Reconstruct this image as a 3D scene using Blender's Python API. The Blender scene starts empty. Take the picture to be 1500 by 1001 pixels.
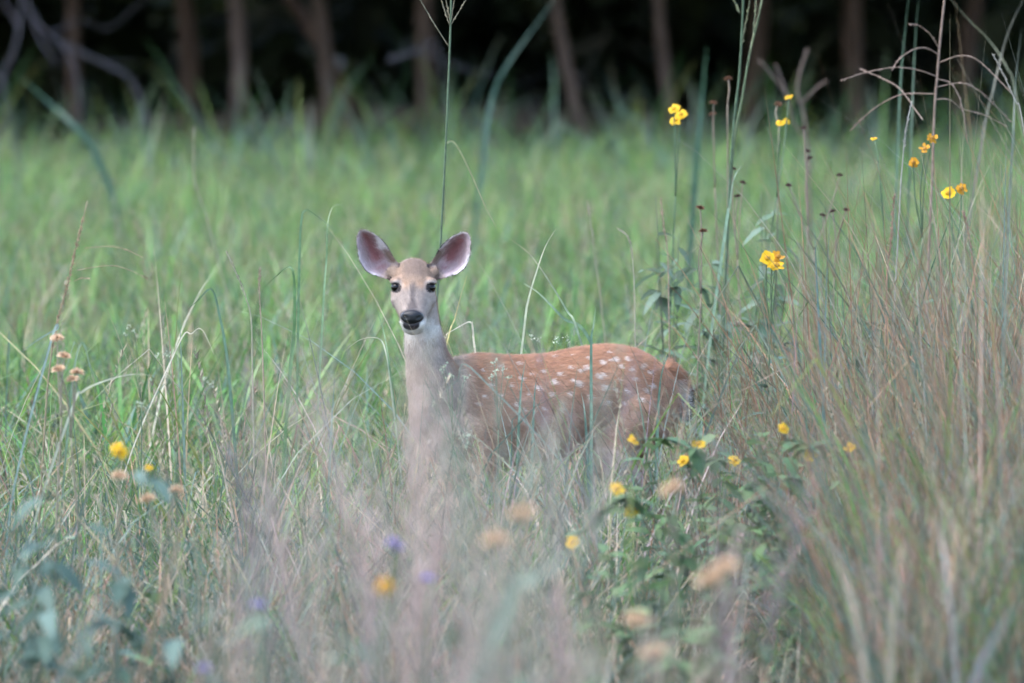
import bpy, math, random
import numpy as np
from mathutils import Vector, Matrix, kdtree, noise as mnoise

rng = np.random.default_rng(7)
random.seed(7)
R = math.radians
scene = bpy.context.scene
col = scene.collection

# ------------------------------------------------------------------ camera, sky, sun, exposure
FPX = 13750.0            # focal length in photo pixels (photo 1500 x 1001)
CAM = Vector((0, 0, 1.9))
PITCH = math.atan(630.5 / FPX)
cam_d = bpy.data.cameras.new('camera')
cam = bpy.data.objects.new('camera', cam_d)
col.objects.link(cam)
cam.location = CAM
cam.rotation_euler = (math.pi / 2 - PITCH, 0, 0)
cam_d.sensor_width = 36
cam_d.lens = FPX / 1500 * 36
cam_d.clip_start = 0.5
cam_d.clip_end = 4000
cam_d.dof.use_dof = True
cam_d.dof.focus_distance = 24.93
cam_d.dof.aperture_fstop = 5.4
cam_d.dof.aperture_blades = 0
scene.camera = cam

world = bpy.data.worlds.new('World')
scene.world = world
world.use_nodes = True
wn = world.node_tree
bg = wn.nodes['Background']
sky = wn.nodes.new('ShaderNodeTexSky')
sky.sky_type = 'NISHITA'
sky.sun_disc = False
SUN_EL, SUN_AZ = R(62), R(262)      # azimuth clockwise from +Y: high, from the left
sky.sun_elevation = SUN_EL
sky.sun_rotation = SUN_AZ
sky.air_density = 1.0
sky.dust_density = 1.5
sky.ozone_density = 1.0
wn.links.new(sky.outputs[0], bg.inputs[0])
bg.inputs[1].default_value = 0.15
sun_d = bpy.data.lights.new('sun', 'SUN')
sun_d.energy = 0.9
sun_d.angle = R(35)
sun_d.color = (1.0, 0.97, 0.93)
sun = bpy.data.objects.new('sun', sun_d)
col.objects.link(sun)
sdir = Vector((math.sin(SUN_AZ) * math.cos(SUN_EL), math.cos(SUN_AZ) * math.cos(SUN_EL), math.sin(SUN_EL)))
sun.rotation_euler = sdir.to_track_quat('Z', 'Y').to_euler()
sun.location = (0, -5, 20)

vs = scene.view_settings
vs.view_transform = 'Standard'
vs.look = 'None'
vs.exposure = 2.5
vs.gamma = 1.0
vs.use_curve_mapping = False
scene.cycles.use_denoising = True
scene.cycles.max_bounces = 5
scene.cycles.transmission_bounces = 4
scene.cycles.diffuse_bounces = 3
scene.cycles.glossy_bounces = 2
scene.cycles.use_adaptive_sampling = True
scene.cycles.adaptive_threshold = 0.035
scene.render.engine = 'CYCLES'

FWD = Vector((0, math.cos(PITCH), -math.sin(PITCH)))
UPV = Vector((0, math.sin(PITCH), math.cos(PITCH)))
def P(px, py, d):
    """photo pixel + distance along Y -> world point"""
    v = FWD + Vector((1, 0, 0)) * ((px - 750) / FPX) + UPV * ((500.5 - py) / FPX)
    return CAM + v * (d / v.y)
def groundx(px, d):
    return (px - 750) / FPX * d

# ------------------------------------------------------------------ helpers
def tag(o, label=None, cat=None, group=None, kind=None):
    if label: o['label'] = label
    if cat: o['category'] = cat
    if group: o['group'] = group
    if kind: o['kind'] = kind
    return o
def link(o, parent=None):
    col.objects.link(o)
    if parent is not None:
        o.parent = parent
    return o
def empty(name, loc):
    o = bpy.data.objects.new(name, None)
    o.location = loc
    o.empty_display_size = 0.1
    return link(o)
def fast_mesh(name, co, quads, colr=None, tris=None):
    """co (N,3), quads (M,4) / tris (K,3) numpy"""
    me = bpy.data.meshes.new(name)
    co = np.asarray(co, np.float32)
    me.vertices.add(len(co))
    me.vertices.foreach_set('co', co.ravel())
    parts, tot = [], []
    if quads is not None and len(quads):
        parts.append(np.asarray(quads, np.int32).ravel()); tot.append(np.full(len(quads), 4, np.int32))
    if tris is not None and len(tris):
        parts.append(np.asarray(tris, np.int32).ravel()); tot.append(np.full(len(tris), 3, np.int32))
    if parts:
        loops = np.concatenate(parts); tot = np.concatenate(tot)
        me.loops.add(len(loops)); me.loops.foreach_set('vertex_index', loops)
        me.polygons.add(len(tot))
        st = np.zeros(len(tot), np.int32); st[1:] = np.cumsum(tot)[:-1]
        me.polygons.foreach_set('loop_start', st)
        me.polygons.foreach_set('loop_total', tot)
        me.polygons.foreach_set('use_smooth', np.ones(len(tot), bool))
    if colr is not None:
        a = me.color_attributes.new('Col', 'FLOAT_COLOR', 'POINT')
        c4 = np.ones((len(co), 4), np.float32); c4[:, :3] = colr
        a.data.foreach_set('color', c4.ravel())
    me.update(calc_edges=True)
    return me
def mesh_obj(name, me, mat, parent=None, loc=None):
    o = bpy.data.objects.new(name, me)
    if mat is not None and not me.materials:
        me.materials.append(mat)
    if loc is not None: o.location = loc
    return link(o, parent)

# value noise on a grid (for patches)
_ng = rng.random((64, 64))
def vnoise(x, y):
    x = np.asarray(x, float); y = np.asarray(y, float)
    xi = np.floor(x).astype(int); yi = np.floor(y).astype(int)
    fx = x - xi; fy = y - yi
    fx = fx * fx * (3 - 2 * fx); fy = fy * fy * (3 - 2 * fy)
    g = lambda a, b: _ng[a % 64, b % 64]
    return (g(xi, yi) * (1 - fx) + g(xi + 1, yi) * fx) * (1 - fy) + (g(xi, yi + 1) * (1 - fx) + g(xi + 1, yi + 1) * fx) * fy

# ------------------------------------------------------------------ materials
def base_mat(name):
    m = bpy.data.materials.new(name)
    m.use_nodes = True
    nt = m.node_tree
    for n in list(nt.nodes): nt.nodes.remove(n)
    out = nt.nodes.new('ShaderNodeOutputMaterial')
    return m, nt, out
def leaf_mat(name, color=None, transl=0.4, rough=0.5, spec=0.3, rnd=0.0, var=0.25, nscale=60.0, sat=1.0):
    """foliage: colour from the mesh attribute (or a flat colour), mottled, slightly translucent"""
    m, nt, out = base_mat(name)
    N, L = nt.nodes.new, nt.links.new
    if color is None:
        c = N('ShaderNodeAttribute'); c.attribute_name = 'Col'; csock = c.outputs['Color']
    else:
        c = N('ShaderNodeRGB'); c.outputs[0].default_value = (*color, 1); csock = c.outputs[0]
    tc = N('ShaderNodeTexCoord')
    nz = N('ShaderNodeTexNoise'); nz.inputs['Scale'].default_value = nscale; nz.inputs['Detail'].default_value = 3
    L(tc.outputs['Object'], nz.inputs['Vector'])
    mr = N('ShaderNodeMapRange'); mr.inputs[1].default_value = 0.3; mr.inputs[2].default_value = 0.7
    mr.inputs[3].default_value = 1 - var; mr.inputs[4].default_value = 1 + var
    L(nz.outputs[0], mr.inputs[0])
    hs = N('ShaderNodeHueSaturation'); hs.inputs['Saturation'].default_value = sat
    L(csock, hs.inputs['Color']); L(mr.outputs[0], hs.inputs['Value'])
    csock = hs.outputs[0]
    if rnd > 0:
        oi = N('ShaderNodeObjectInfo')
        h2 = N('ShaderNodeHueSaturation')
        a = N('ShaderNodeMapRange'); a.inputs[3].default_value = 0.5 - 0.015 * rnd; a.inputs[4].default_value = 0.5 + 0.015 * rnd
        b = N('ShaderNodeMapRange'); b.inputs[3].default_value = 1 - 0.2 * rnd; b.inputs[4].default_value = 1 + 0.2 * rnd
        w = N('ShaderNodeTexWhiteNoise'); w.noise_dimensions = '1D'
        L(oi.outputs['Random'], a.inputs[0]); L(oi.outputs['Random'], w.inputs['W']); L(w.outputs[0], b.inputs[0])
        L(a.outputs[0], h2.inputs['Hue']); L(b.outputs[0], h2.inputs['Value']); L(csock, h2.inputs['Color'])
        csock = h2.outputs[0]
    p = N('ShaderNodeBsdfPrincipled')
    p.inputs['Roughness'].default_value = rough
    p.inputs['Specular IOR Level'].default_value = spec
    L(csock, p.inputs['Base Color'])
    if transl > 0:
        t = N('ShaderNodeBsdfTranslucent'); L(csock, t.inputs['Color'])
        mx = N('ShaderNodeMixShader'); mx.inputs[0].default_value = transl
        L(p.outputs[0], mx.inputs[1]); L(t.outputs[0], mx.inputs[2]); L(mx.outputs[0], out.inputs[0])
    else:
        L(p.outputs[0], out.inputs[0])
    return m
M_GRASS = leaf_mat('grass_blades', None, 0.4, 0.45, 0.35)
M_TUFT = leaf_mat('grass_tufts', None, 0.4, 0.5, 0.3, rnd=1.0)
M_DRY = leaf_mat('dry_grass', None, 0.18, 0.7, 0.15)
M_FLOWER = leaf_mat('petals', None, 0.35, 0.6, 0.2, var=0.15, nscale=300)
M_PLANT = leaf_mat('plant_leaves', None, 0.3, 0.65, 0.14, rnd=0.6, var=0.2, nscale=80)
M_CROWN = leaf_mat('crown_leaves', None, 0.25, 0.5, 0.2, var=0.3, nscale=8)

def bark_mat(name, c1, c2):
    m, nt, out = base_mat(name)
    N, L = nt.nodes.new, nt.links.new
    tc = N('ShaderNodeTexCoord'); mp = N('ShaderNodeMapping'); mp.inputs['Scale'].default_value = (14, 14, 2.2)
    nz = N('ShaderNodeTexNoise'); nz.inputs['Scale'].default_value = 1.5; nz.inputs['Detail'].default_value = 6
    cr = N('ShaderNodeValToRGB')
    cr.color_ramp.elements[0].color = (*c1, 1); cr.color_ramp.elements[0].position = 0.35
    cr.color_ramp.elements[1].color = (*c2, 1); cr.color_ramp.elements[1].position = 0.65
    bp = N('ShaderNodeBump'); bp.inputs['Strength'].default_value = 0.6; bp.inputs['Distance'].default_value = 0.02
    p = N('ShaderNodeBsdfPrincipled'); p.inputs['Roughness'].default_value = 0.9
    L(tc.outputs['Object'], mp.inputs[0]); L(mp.outputs[0], nz.inputs['Vector']); L(nz.outputs[0], cr.inputs[0])
    L(nz.outputs[0], bp.inputs['Height']); L(cr.outputs[0], p.inputs['Base Color']); L(bp.outputs[0], p.inputs['Normal'])
    L(p.outputs[0], out.inputs[0])
    return m
M_BARK = bark_mat('bark', (0.075, 0.052, 0.045), (0.19, 0.13, 0.115))
M_DEADWOOD = bark_mat('dead_wood', (0.06, 0.052, 0.06), (0.15, 0.13, 0.145))

def ground_mat(name, c1, c2, c3, sc):
    m, nt, out = base_mat(name)
    N, L = nt.nodes.new, nt.links.new
    tc = N('ShaderNodeTexCoord')
    n1 = N('ShaderNodeTexNoise'); n1.inputs['Scale'].default_value = sc; n1.inputs['Detail'].default_value = 8
    n2 = N('ShaderNodeTexNoise'); n2.inputs['Scale'].default_value = sc * 12; n2.inputs['Detail'].default_value = 6
    L(tc.outputs['Object'], n1.inputs['Vector']); L(tc.outputs['Object'], n2.inputs['Vector'])
    cr = N('ShaderNodeValToRGB')
    e = cr.color_ramp.elements
    e[0].color = (*c1, 1); e[0].position = 0.35; e[1].color = (*c3, 1); e[1].position = 0.68
    k = e.new(0.5); k.color = (*c2, 1)
    mx = N('ShaderNodeMath'); mx.operation = 'MULTIPLY_ADD'; mx.inputs[1].default_value = 0.5
    L(n2.outputs[0], mx.inputs[0])
    h = N('ShaderNodeMath'); h.operation = 'MULTIPLY'; h.inputs[1].default_value = 0.5
    L(n1.outputs[0], h.inputs[0]); L(h.outputs[0], mx.inputs[2]); L(mx.outputs[0], cr.inputs[0])
    bp = N('ShaderNodeBump'); bp.inputs['Strength'].default_value = 0.5; bp.inputs['Distance'].default_value = 0.03
    L(n2.outputs[0], bp.inputs['Height'])
    p = N('ShaderNodeBsdfPrincipled'); p.inputs['Roughness'].default_value = 0.95
    L(cr.outputs[0], p.inputs['Base Color']); L(bp.outputs[0], p.inputs['Normal']); L(p.outputs[0], out.inputs[0])
    return m
M_SOIL = ground_mat('meadow_soil', (0.035, 0.028, 0.018), (0.06, 0.055, 0.03), (0.05, 0.065, 0.03), 1.3)
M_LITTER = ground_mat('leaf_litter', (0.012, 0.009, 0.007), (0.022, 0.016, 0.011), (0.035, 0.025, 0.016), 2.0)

# ------------------------------------------------------------------ the ground
def sheet(name, x0, x1, y0, y1, nx, ny, z, amp, mat):
    X, Y = np.meshgrid(np.linspace(x0, x1, nx), np.linspace(y0, y1, ny))
    Z = z + amp * (vnoise(X * 0.7 + 5, Y * 0.7 + 9) - 0.5)
    co = np.stack([X, Y, Z], -1).reshape(-1, 3)
    i = np.arange(ny - 1)[:, None] * nx + np.arange(nx - 1)[None]
    q = np.stack([i, i + 1, i + nx + 1, i + nx], -1).reshape(-1, 4)
    return mesh_obj(name, fast_mesh(name, co, q), mat)
g = sheet('ground', -900, 900, -500, 1800, 60, 80, -0.02, 0.0, M_SOIL); tag(g, kind='structure')
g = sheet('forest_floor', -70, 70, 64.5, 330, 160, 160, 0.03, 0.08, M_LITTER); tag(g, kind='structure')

# ------------------------------------------------------------------ grass blade generator
G_LUSH = np.array([[0.100, 0.185, 0.040], [0.070, 0.160, 0.042], [0.130, 0.195, 0.040], [0.110, 0.210, 0.058], [0.050, 0.110, 0.036]])
G_TEAL = np.array([[0.065, 0.11, 0.075], [0.075, 0.12, 0.09], [0.055, 0.095, 0.06], [0.09, 0.13, 0.10]])
G_YEL = np.array([[0.16, 0.165, 0.055], [0.20, 0.18, 0.08], [0.13, 0.15, 0.05]])
G_TAN = np.array([[0.28, 0.21, 0.13], [0.34, 0.28, 0.19], [0.24, 0.17, 0.11], [0.38, 0.32, 0.24]])
G_RED = np.array([[0.22, 0.115, 0.07], [0.18, 0.10, 0.065], [0.27, 0.15, 0.085]])
G_LILAC = np.array([[0.29, 0.21, 0.19], [0.34, 0.26, 0.225], [0.22, 0.165, 0.17], [0.25, 0.25, 0.19], [0.36, 0.28, 0.21], [0.19, 0.20, 0.16]])
G_DARK = np.array([[0.03, 0.055, 0.028], [0.04, 0.065, 0.035], [0.025, 0.045, 0.025]])
def palette(n, weights, r=None):
    """weights: list of (palette, share)"""
    r = r or rng
    sh = np.array([w for _, w in weights], float); sh /= sh.sum()
    which = r.choice(len(weights), n, p=sh)
    out = np.zeros((n, 3))
    for k, (pal, _) in enumerate(weights):
        ix = np.where(which == k)[0]
        out[ix] = pal[r.integers(0, len(pal), len(ix))]
    return out * r.uniform(0.75, 1.3, (n, 1))
def blade_arrays(base, h, az, th0, bend, w, colr, segs=4, kink_t=None, kink_a=None, twist=None, r=None):
    r = r or rng
    n = len(base)
    T = np.linspace(0, 1, segs + 1)
    pos = base.copy()
    lv = []
    prev_t = 0.0
    if twist is None: twist = r.uniform(-1.2, 1.2, n)
    ca, sa = np.cos(az), np.sin(az)
    for t in T:
        dt = t - prev_t
        tm = (t + prev_t) / 2
        th = th0 + bend * tm ** 1.4
        if kink_t is not None:
            th = th + kink_a * (tm > kink_t)
        step = (h * dt)
        d = np.stack([np.sin(th) * ca, np.sin(th) * sa, np.cos(th)], -1)
        pos = pos + d * step[:, None]
        ang = az + math.pi / 2 + twist * (0.3 + t)
        side = np.stack([np.cos(ang), np.sin(ang), np.zeros(n)], -1)
        wd = w * (0.75 + 0.5 * t if t < 0.4 else 0.95 * (1 - (t - 0.4) / 0.6) ** 0.75 + 0.06) * 0.5
        lv.append(np.stack([pos - side * wd[:, None], pos + side * wd[:, None]], 1))
        prev_t = t
    V = np.stack(lv, 1)                       # n, segs+1, 2, 3
    m = (segs + 1) * 2
    co = V.reshape(n * m, 3)
    b = (np.arange(n) * m)[:, None]
    s = np.arange(segs)[None] * 2
    q = np.stack([b + s, b + s + 1, b + s + 3, b + s + 2], -1).reshape(-1, 4)
    tipf = np.linspace(0, 1, segs + 1)
    c = np.repeat(colr[:, None, :], segs + 1, 1)
    dryc = np.array([0.30, 0.24, 0.14])
    mix = (np.clip(tipf - 0.7, 0, 1) * 1.6)[None, :, None] * (r.random((n, 1, 1)) < 0.5)
    c = c * (1 - mix) + dryc * mix
    c = np.repeat(c[:, :, None, :], 2, 2).reshape(-1, 3)
    return co, q, c
def join_arrays(lst):
    off = 0; C, Q, K = [], [], []
    for co, q, c in lst:
        C.append(co); Q.append(q + off); K.append(c); off += len(co)
    return np.concatenate(C), np.concatenate(Q), np.concatenate(K)

def panicle_arrays(base, h, r, dens=90, spread=0.10, length=0.30, colr=(0.28, 0.21, 0.2), bw=0.0011):
    """one seed-grass stem with an airy head of fine branchlets"""
    az = r.uniform(0, 6.28); lean = r.uniform(0.02, 0.25)
    stem = blade_arrays(np.array([base]), np.array([h]), np.array([az]), np.array([lean * 0.3]), np.array([lean * 1.6]),
                        np.array([0.003]), np.array([colr]) * 0.9, segs=6, r=r)
    pts = stem[0].reshape(-1, 2, 3).mean(1)
    n = dens
    t = r.uniform(1 - length / h, 1.0, n)
    f = t * (len(pts) - 1); i = np.minimum(f.astype(int), len(pts) - 2); fr = (f - i)[:, None]
    b = pts[i] * (1 - fr) + pts[i + 1] * fr
    ln = spread * r.uniform(0.4, 1.1, n) * (1.25 - (t - (1 - length / h)) / (length / h))
    br = blade_arrays(b, ln, r.uniform(0, 6.28, n), r.uniform(0.2, 1.1, n), r.uniform(0, 0.7, n), np.full(n, bw),
                      np.array([colr]) * r.uniform(0.8, 1.25, (n, 1)), segs=2, r=r)
    # seeds: little fat flecks at the branchlet ends
    e = br[0].reshape(n, 3, 2, 3)[:, 2].mean(1)
    sd = blade_arrays(e, np.full(n, 0.007), r.uniform(0, 6.28, n), r.uniform(0, 1.5, n), np.zeros(n), np.full(n, 0.0032),
                      np.array([colr]) * r.uniform(0.9, 1.4, (n, 1)), segs=1, r=r)
    return join_arrays([stem, br, sd])

def spike_arrays(base, h, r, colr, head=0.22, seeds=46, droop=0.35, thick=0.0042):
    """stem with a dense narrow seed spike"""
    az = r.uniform(0, 6.28)
    stem = blade_arrays(np.array([base]), np.array([h]), np.array([az]), np.array([0.06]), np.array([droop]),
                        np.array([0.0034]), np.array([colr]), segs=7, r=r)
    pts = stem[0].reshape(-1, 2, 3).mean(1)
    t = r.uniform(1 - head / h, 1.0, seeds)
    f = t * (len(pts) - 1); i = np.minimum(f.astype(int), len(pts) - 2); fr = (f - i)[:, None]
    b = pts[i] * (1 - fr) + pts[i + 1] * fr
    sd = blade_arrays(b, r.uniform(0.012, 0.022, seeds), r.uniform(0, 6.28, seeds), r.uniform(0.2, 0.8, seeds), np.zeros(seeds),
                      np.full(seeds, thick), np.array([colr]) * r.uniform(0.8, 1.3, (seeds, 1)), segs=2, r=r)
    return join_arrays([stem, sd])

# ------------------------------------------------------------------ instanced stuff (geometry nodes)
def scatter(name, label, variants, pts, rz, sc, tilt, mat):
    """variants: list of meshes, shared by many points; result is ONE stuff object"""
    vc = bpy.data.collections.new(name + '_variants')
    for k, me in enumerate(variants):
        if not me.materials: me.materials.append(mat)
        vo = bpy.data.objects.new(f'{name}_variant', me)
        vc.objects.link(vo)
    me = fast_mesh(name, pts, None)
    n = len(pts)
    def att(nm, typ, vals, key='value'):
        a = me.attributes.new(nm, typ, 'POINT'); a.data.foreach_set(key, np.asarray(vals, np.float32).ravel())
    rot = np.stack([tilt * np.cos(rz * 3), tilt * np.sin(rz * 3), rz], -1)
    att('rot', 'FLOAT_VECTOR', rot, 'vector'); att('scl', 'FLOAT', sc)
    a = me.attributes.new('idx', 'INT', 'POINT'); a.data.foreach_set('value', rng.integers(0, len(variants), n).astype(np.int32))
    o = mesh_obj(name, me, None)
    ng = bpy.data.node_groups.new(name + '_scatter', 'GeometryNodeTree')
    ng.interface.new_socket('Geometry', in_out='INPUT', socket_type='NodeSocketGeometry')
    ng.interface.new_socket('Geometry', in_out='OUTPUT', socket_type='NodeSocketGeometry')
    N, L = ng.nodes.new, ng.links.new
    gi, go = N('NodeGroupInput'), N('NodeGroupOutput')
    ip = N('GeometryNodeInstanceOnPoints'); ci = N('GeometryNodeCollectionInfo')
    ci.inputs['Collection'].default_value = vc
    ci.inputs['Separate Children'].default_value = True
    ci.inputs['Reset Children'].default_value = True
    ip.inputs['Pick Instance'].default_value = True
    def na(nm, typ):
        x = N('GeometryNodeInputNamedAttribute'); x.data_type = typ; x.inputs['Name'].default_value = nm; return x.outputs['Attribute']
    L(gi.outputs[0], ip.inputs['Points']); L(ci.outputs[0], ip.inputs['Instance'])
    L(na('idx', 'INT'), ip.inputs['Instance Index'])
    L(na('rot', 'FLOAT_VECTOR'), ip.inputs['Rotation'])
    L(na('scl', 'FLOAT'), ip.inputs['Scale'])
    L(ip.outputs[0], go.inputs[0])
    md = o.modifiers.new('scatter', 'NODES'); md.node_group = ng
    tag(o, label, 'grass', kind='stuff')
    return o
def tuft_mesh(seed, n, rad, h0, h1, w0, w1, weights, bend=(0.2, 1.3), kinks=0.15, th=(0.02, 0.45), segs=4):
    r = np.random.default_rng(seed)
    a = r.uniform(0, 6.28, n); q = rad * np.sqrt(r.random(n))
    base = np.stack([q * np.cos(a), q * np.sin(a), np.full(n, -0.03)], -1)
    az = a + r.normal(0, 0.7, n)
    h = r.uniform(h0, h1, n)
    kt = np.where(r.random(n) < kinks, r.uniform(0.45, 0.85, n), 9)
    co, qd, c = blade_arrays(base, h, az, r.uniform(*th, n), r.uniform(*bend, n), r.uniform(w0, w1, n), palette(n, weights, r), segs,
                             kt, r.uniform(0.9, 2.0, n), r=r)
    return fast_mesh('tuft', co, qd, c)
def strip_points(d0, d1, per_m2, margin=0.9, keep=None):
    """random points over the visible wedge of ground (with a margin on both sides)"""
    hw1 = 750 / FPX * d1 + margin
    n = int((d1 - d0) * 2 * hw1 * per_m2)
    y = rng.uniform(d0, d1, n); x = rng.uniform(-hw1, hw1, n)
    ok = np.abs(x) < 750 / FPX * y + margin
    x, y = x[ok], y[ok]
    if keep is not None:
        k = keep(x, y) > rng.random(len(x)); x, y = x[k], y[k]
    return np.stack([x, y, np.zeros(len(x))], -1)
def patch_mesh(seed, size, per_m2, n, rad, h0, h1, w0, w1, weights, bend=(0.2, 1.3), kinks=0.15, th=(0.02, 0.45), segs=4, tint=0.3):
    """a square of turf, tuft by tuft, each tuft with its own height, lean and tint"""
    r = np.random.default_rng(seed)
    k = int(size * size * per_m2)
    cx, cy = r.uniform(-size / 2, size / 2, k), r.uniform(-size / 2, size / 2, k)
    hs = 0.55 + 0.9 * vnoise(cx * 3.1 + seed, cy * 3.1); tn = r.uniform(1 - tint, 1 + tint, (k, 1)) * r.uniform(.92, 1.08, (k, 3))
    own = np.repeat(np.arange(k), n); m = len(own)
    a = r.uniform(0, 6.28, m); q = rad * np.sqrt(r.random(m))
    base = np.stack([cx[own] + q * np.cos(a), cy[own] + q * np.sin(a), np.full(m, -0.03)], -1)
    kt = np.where(r.random(m) < kinks, r.uniform(0.45, 0.85, m), 9)
    co, qd, c = blade_arrays(base, r.uniform(h0, h1, m) * hs[own], a + r.normal(0, .8, m), r.uniform(*th, m), r.uniform(*bend, m), r.uniform(w0, w1, m),
                             palette(m, weights, r) * tn[own], segs, kt, r.uniform(0.9, 2.0, m), r=r)
    return fast_mesh('turf', co, qd, c)
def tile_points(d0, d1, size, margin=0.9):
    pts = []
    for y in np.arange(d0 + size / 2, d1, size):
        hw = 750 / FPX * (y + size) + margin
        for x in np.arange(-hw, hw + size, size):
            pts.append((x + rng.uniform(-.08, .08) * size, y + rng.uniform(-.08, .08) * size, 0))
    pts = np.array(pts)
    return pts, rng.integers(0, 4, len(pts)) * math.pi / 2
def pxof(x, y):
    return x / y * FPX + 750

# --- lush field behind the deer, up to the trees
lush = [patch_mesh(100 + k, 1.0, 32, 30, 0.12, 0.20, 0.56, 0.005, 0.013, [(G_LUSH, 0.75), (G_YEL, 0.12), (G_TEAL, 0.1), (G_TAN, 0.06), (G_DARK, .08)], bend=(.2, 1.7), tint=.5) for k in range(9)]
p, rz = tile_points(27.3, 63.6, 0.96)
scatter('meadow_grass', 'lush bright green grass filling the field between the deer and the trees', lush, p, rz,
        np.ones(len(p)), np.zeros(len(p)), M_TUFT)
bold = [tuft_mesh(120 + k, 9, 0.10, 0.30, 0.72, 0.009, 0.020, [(G_LUSH * 1.3, 0.5), (G_YEL * 1.2, 0.25), (G_TEAL * 1.3, 0.2), (G_DARK, .2), (G_TAN, .1)], bend=(0.2, 2.0), kinks=.3, segs=6) for k in range(8)]
p = strip_points(27.5, 62, 20)
scatter('coarse_field_grass', 'loose broad bright blades arching over the lush field grass', bold, p,
        rng.uniform(0, 6.28, len(p)), rng.uniform(0.6, 1.1, len(p)), rng.uniform(-0.2, 0.2, len(p)), M_TUFT)
# --- pale stalks and dry tufts mixed in the field
dryt = [tuft_mesh(140 + k, 16, 0.08, 0.3, 0.62, 0.002, 0.0045, [(G_TAN, 0.6), (G_YEL, 0.3), (G_RED, 0.1)], bend=(0, 0.9)) for k in range(5)]
p = strip_points(26.8, 60, 7, keep=lambda x, y: 0.25 + 0.75 * (vnoise(x * 0.8 + 3, y * 0.3) > 0.55))
scatter('dry_field_grass', 'thin straw coloured grass stems standing among the lush field grass', dryt, p,
        rng.uniform(0, 6.28, len(p)), rng.uniform(0.7, 1.2, len(p)), rng.uniform(-0.1, 0.1, len(p)), M_TUFT)
# --- long coarse blades along the forest edge
edge = [tuft_mesh(160 + k, 14, 0.10, 0.45, 0.95, 0.010, 0.020, [(G_TEAL, 0.7), (G_LUSH, 0.3)], bend=(0.3, 1.6), segs=6) for k in range(6)]
p = strip_points(54, 63, 5)
scatter('forest_edge_grass', 'long coarse teal green blades at the foot of the trees', edge, p,
        rng.uniform(0, 6.28, len(p)), 0.5 + 0.9 * rng.random(len(p)) ** 2.5, rng.uniform(-0.2, 0.2, len(p)), M_TUFT)

# --- the sharp band around the deer: blades as one real mesh, no two alike
def band(name, label, d0, d1, per_m2, weights, h0, h1, w0, w1, keep=None, hfun=None, bend=(0.1, 1.3), kinks=0.2, segs=5, mat=None, th=(0.0, 0.4), clump=0.75):
    p = strip_points(d0, d1, per_m2, 0.6, keep)
    n = len(p); p[:, 2] = -0.03
    # gather most blades into leaning clumps
    nc = max(4, n // 16)
    cen = p[rng.choice(n, nc)]; caz = rng.uniform(0, 6.28, nc); ch = rng.uniform(0.65, 1.3, nc)
    ct = rng.uniform(0.7, 1.3, (nc, 1)) * rng.uniform(.9, 1.1, (nc, 3)); cth = rng.uniform(0, .5, nc)
    own = rng.integers(0, nc, n); cl = rng.random(n) < clump
    p[cl, :2] = cen[own[cl], :2] + rng.normal(0, 0.035, (cl.sum(), 2))
    h = h0 + (h1 - h0) * rng.beta(2, 2.2, n)
    h = np.where(cl, h * ch[own], h)
    az = np.where(cl, caz[own] + rng.normal(0, 1.0, n), rng.uniform(0, 6.28, n))
    if hfun is not None: h = h * hfun(p[:, 0], p[:, 1])
    pal = palette(n, weights); pal = np.where(cl[:, None], pal * ct[own], pal)
    kt = np.where(rng.random(n) < kinks, rng.uniform(0.4, 0.9, n), 9)
    t0 = rng.uniform(*th, n) + np.where(cl, cth[own] * th[1], 0)
    co, q, c = blade_arrays(p, h, az, t0, rng.uniform(*bend, n), rng.uniform(w0, w1, n),
                            pal, segs, kt, rng.uniform(0.8, 2.2, n))
    o = mesh_obj(name, fast_mesh(name, co, q, c), mat or M_GRASS)
    tag(o, label, 'grass', kind='stuff')
    return o
left_of = lambda x, y: (pxof(x, y) < 1010).astype(float)
ramp_r = lambda x, y: np.clip((pxof(x, y) - 930) / 160, 0.0, 1)
# keep a small clearing where the deer's body stands
def not_deer(x, y):
    px = pxof(x, y)
    return 1 - ((px > 590) & (px < 1010) & (y > 24.6) & (y < 25.6)) * 0.85
band('focus_grass', 'sharp mixed green grass blades around the deer', 24.4, 28.0, 800, [(G_LUSH, 0.5), (G_TEAL, 0.2), (G_YEL, 0.15), (G_TAN, 0.15)],
     0.22, 0.62, 0.003, 0.009, keep=not_deer, bend=(0.1, 1.9), kinks=.3, th=(0, .6))
band('arching_grass', 'long bright blades and straw arching up behind the deer', 25.7, 27.8, 170, [(G_LUSH * 1.2, 0.42), (G_YEL * 1.2, 0.2), (G_TAN * 1.1, 0.2), (G_TEAL * 1.3, .25)],
     0.55, 1.1, 0.003, 0.009, bend=(0.1, 2.2), kinks=.25, th=(0, .6), segs=8, clump=.6, keep=lambda x, y: 0.25 + .75 * vnoise(x * 3 + 7, y))
band('side_grass', 'long arching grass beside the deer in the plane of its head', 24.3, 25.9, 150, [(G_LUSH * 1.1, 0.35), (G_TEAL * 1.2, 0.35), (G_TAN, 0.25), (G_YEL, .1)],
     0.45, 0.95, 0.003, 0.009, bend=(0.1, 2.2), kinks=.3, th=(0, .6), segs=8, clump=.6, keep=lambda x, y: ((pxof(x, y) < 590) | (pxof(x, y) > 1030)) * (0.25 + .75 * vnoise(x * 3 + 2, y)))
nobush = lambda x, y: 1 - .75 * ((pxof(x, y) > 890) & (pxof(x, y) < 1270) & (y < 22.8))
band('near_grass', 'teal and straw grass standing in front of the deer legs', 21.6, 24.5, 950, [(G_TEAL, 0.5), (G_LUSH, 0.25), (G_TAN, 0.22), (G_RED, 0.06)],
     0.30, 0.72, 0.003, 0.0085, bend=(0.1, 1.8), kinks=.3, th=(0, .5), keep=nobush)
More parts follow.
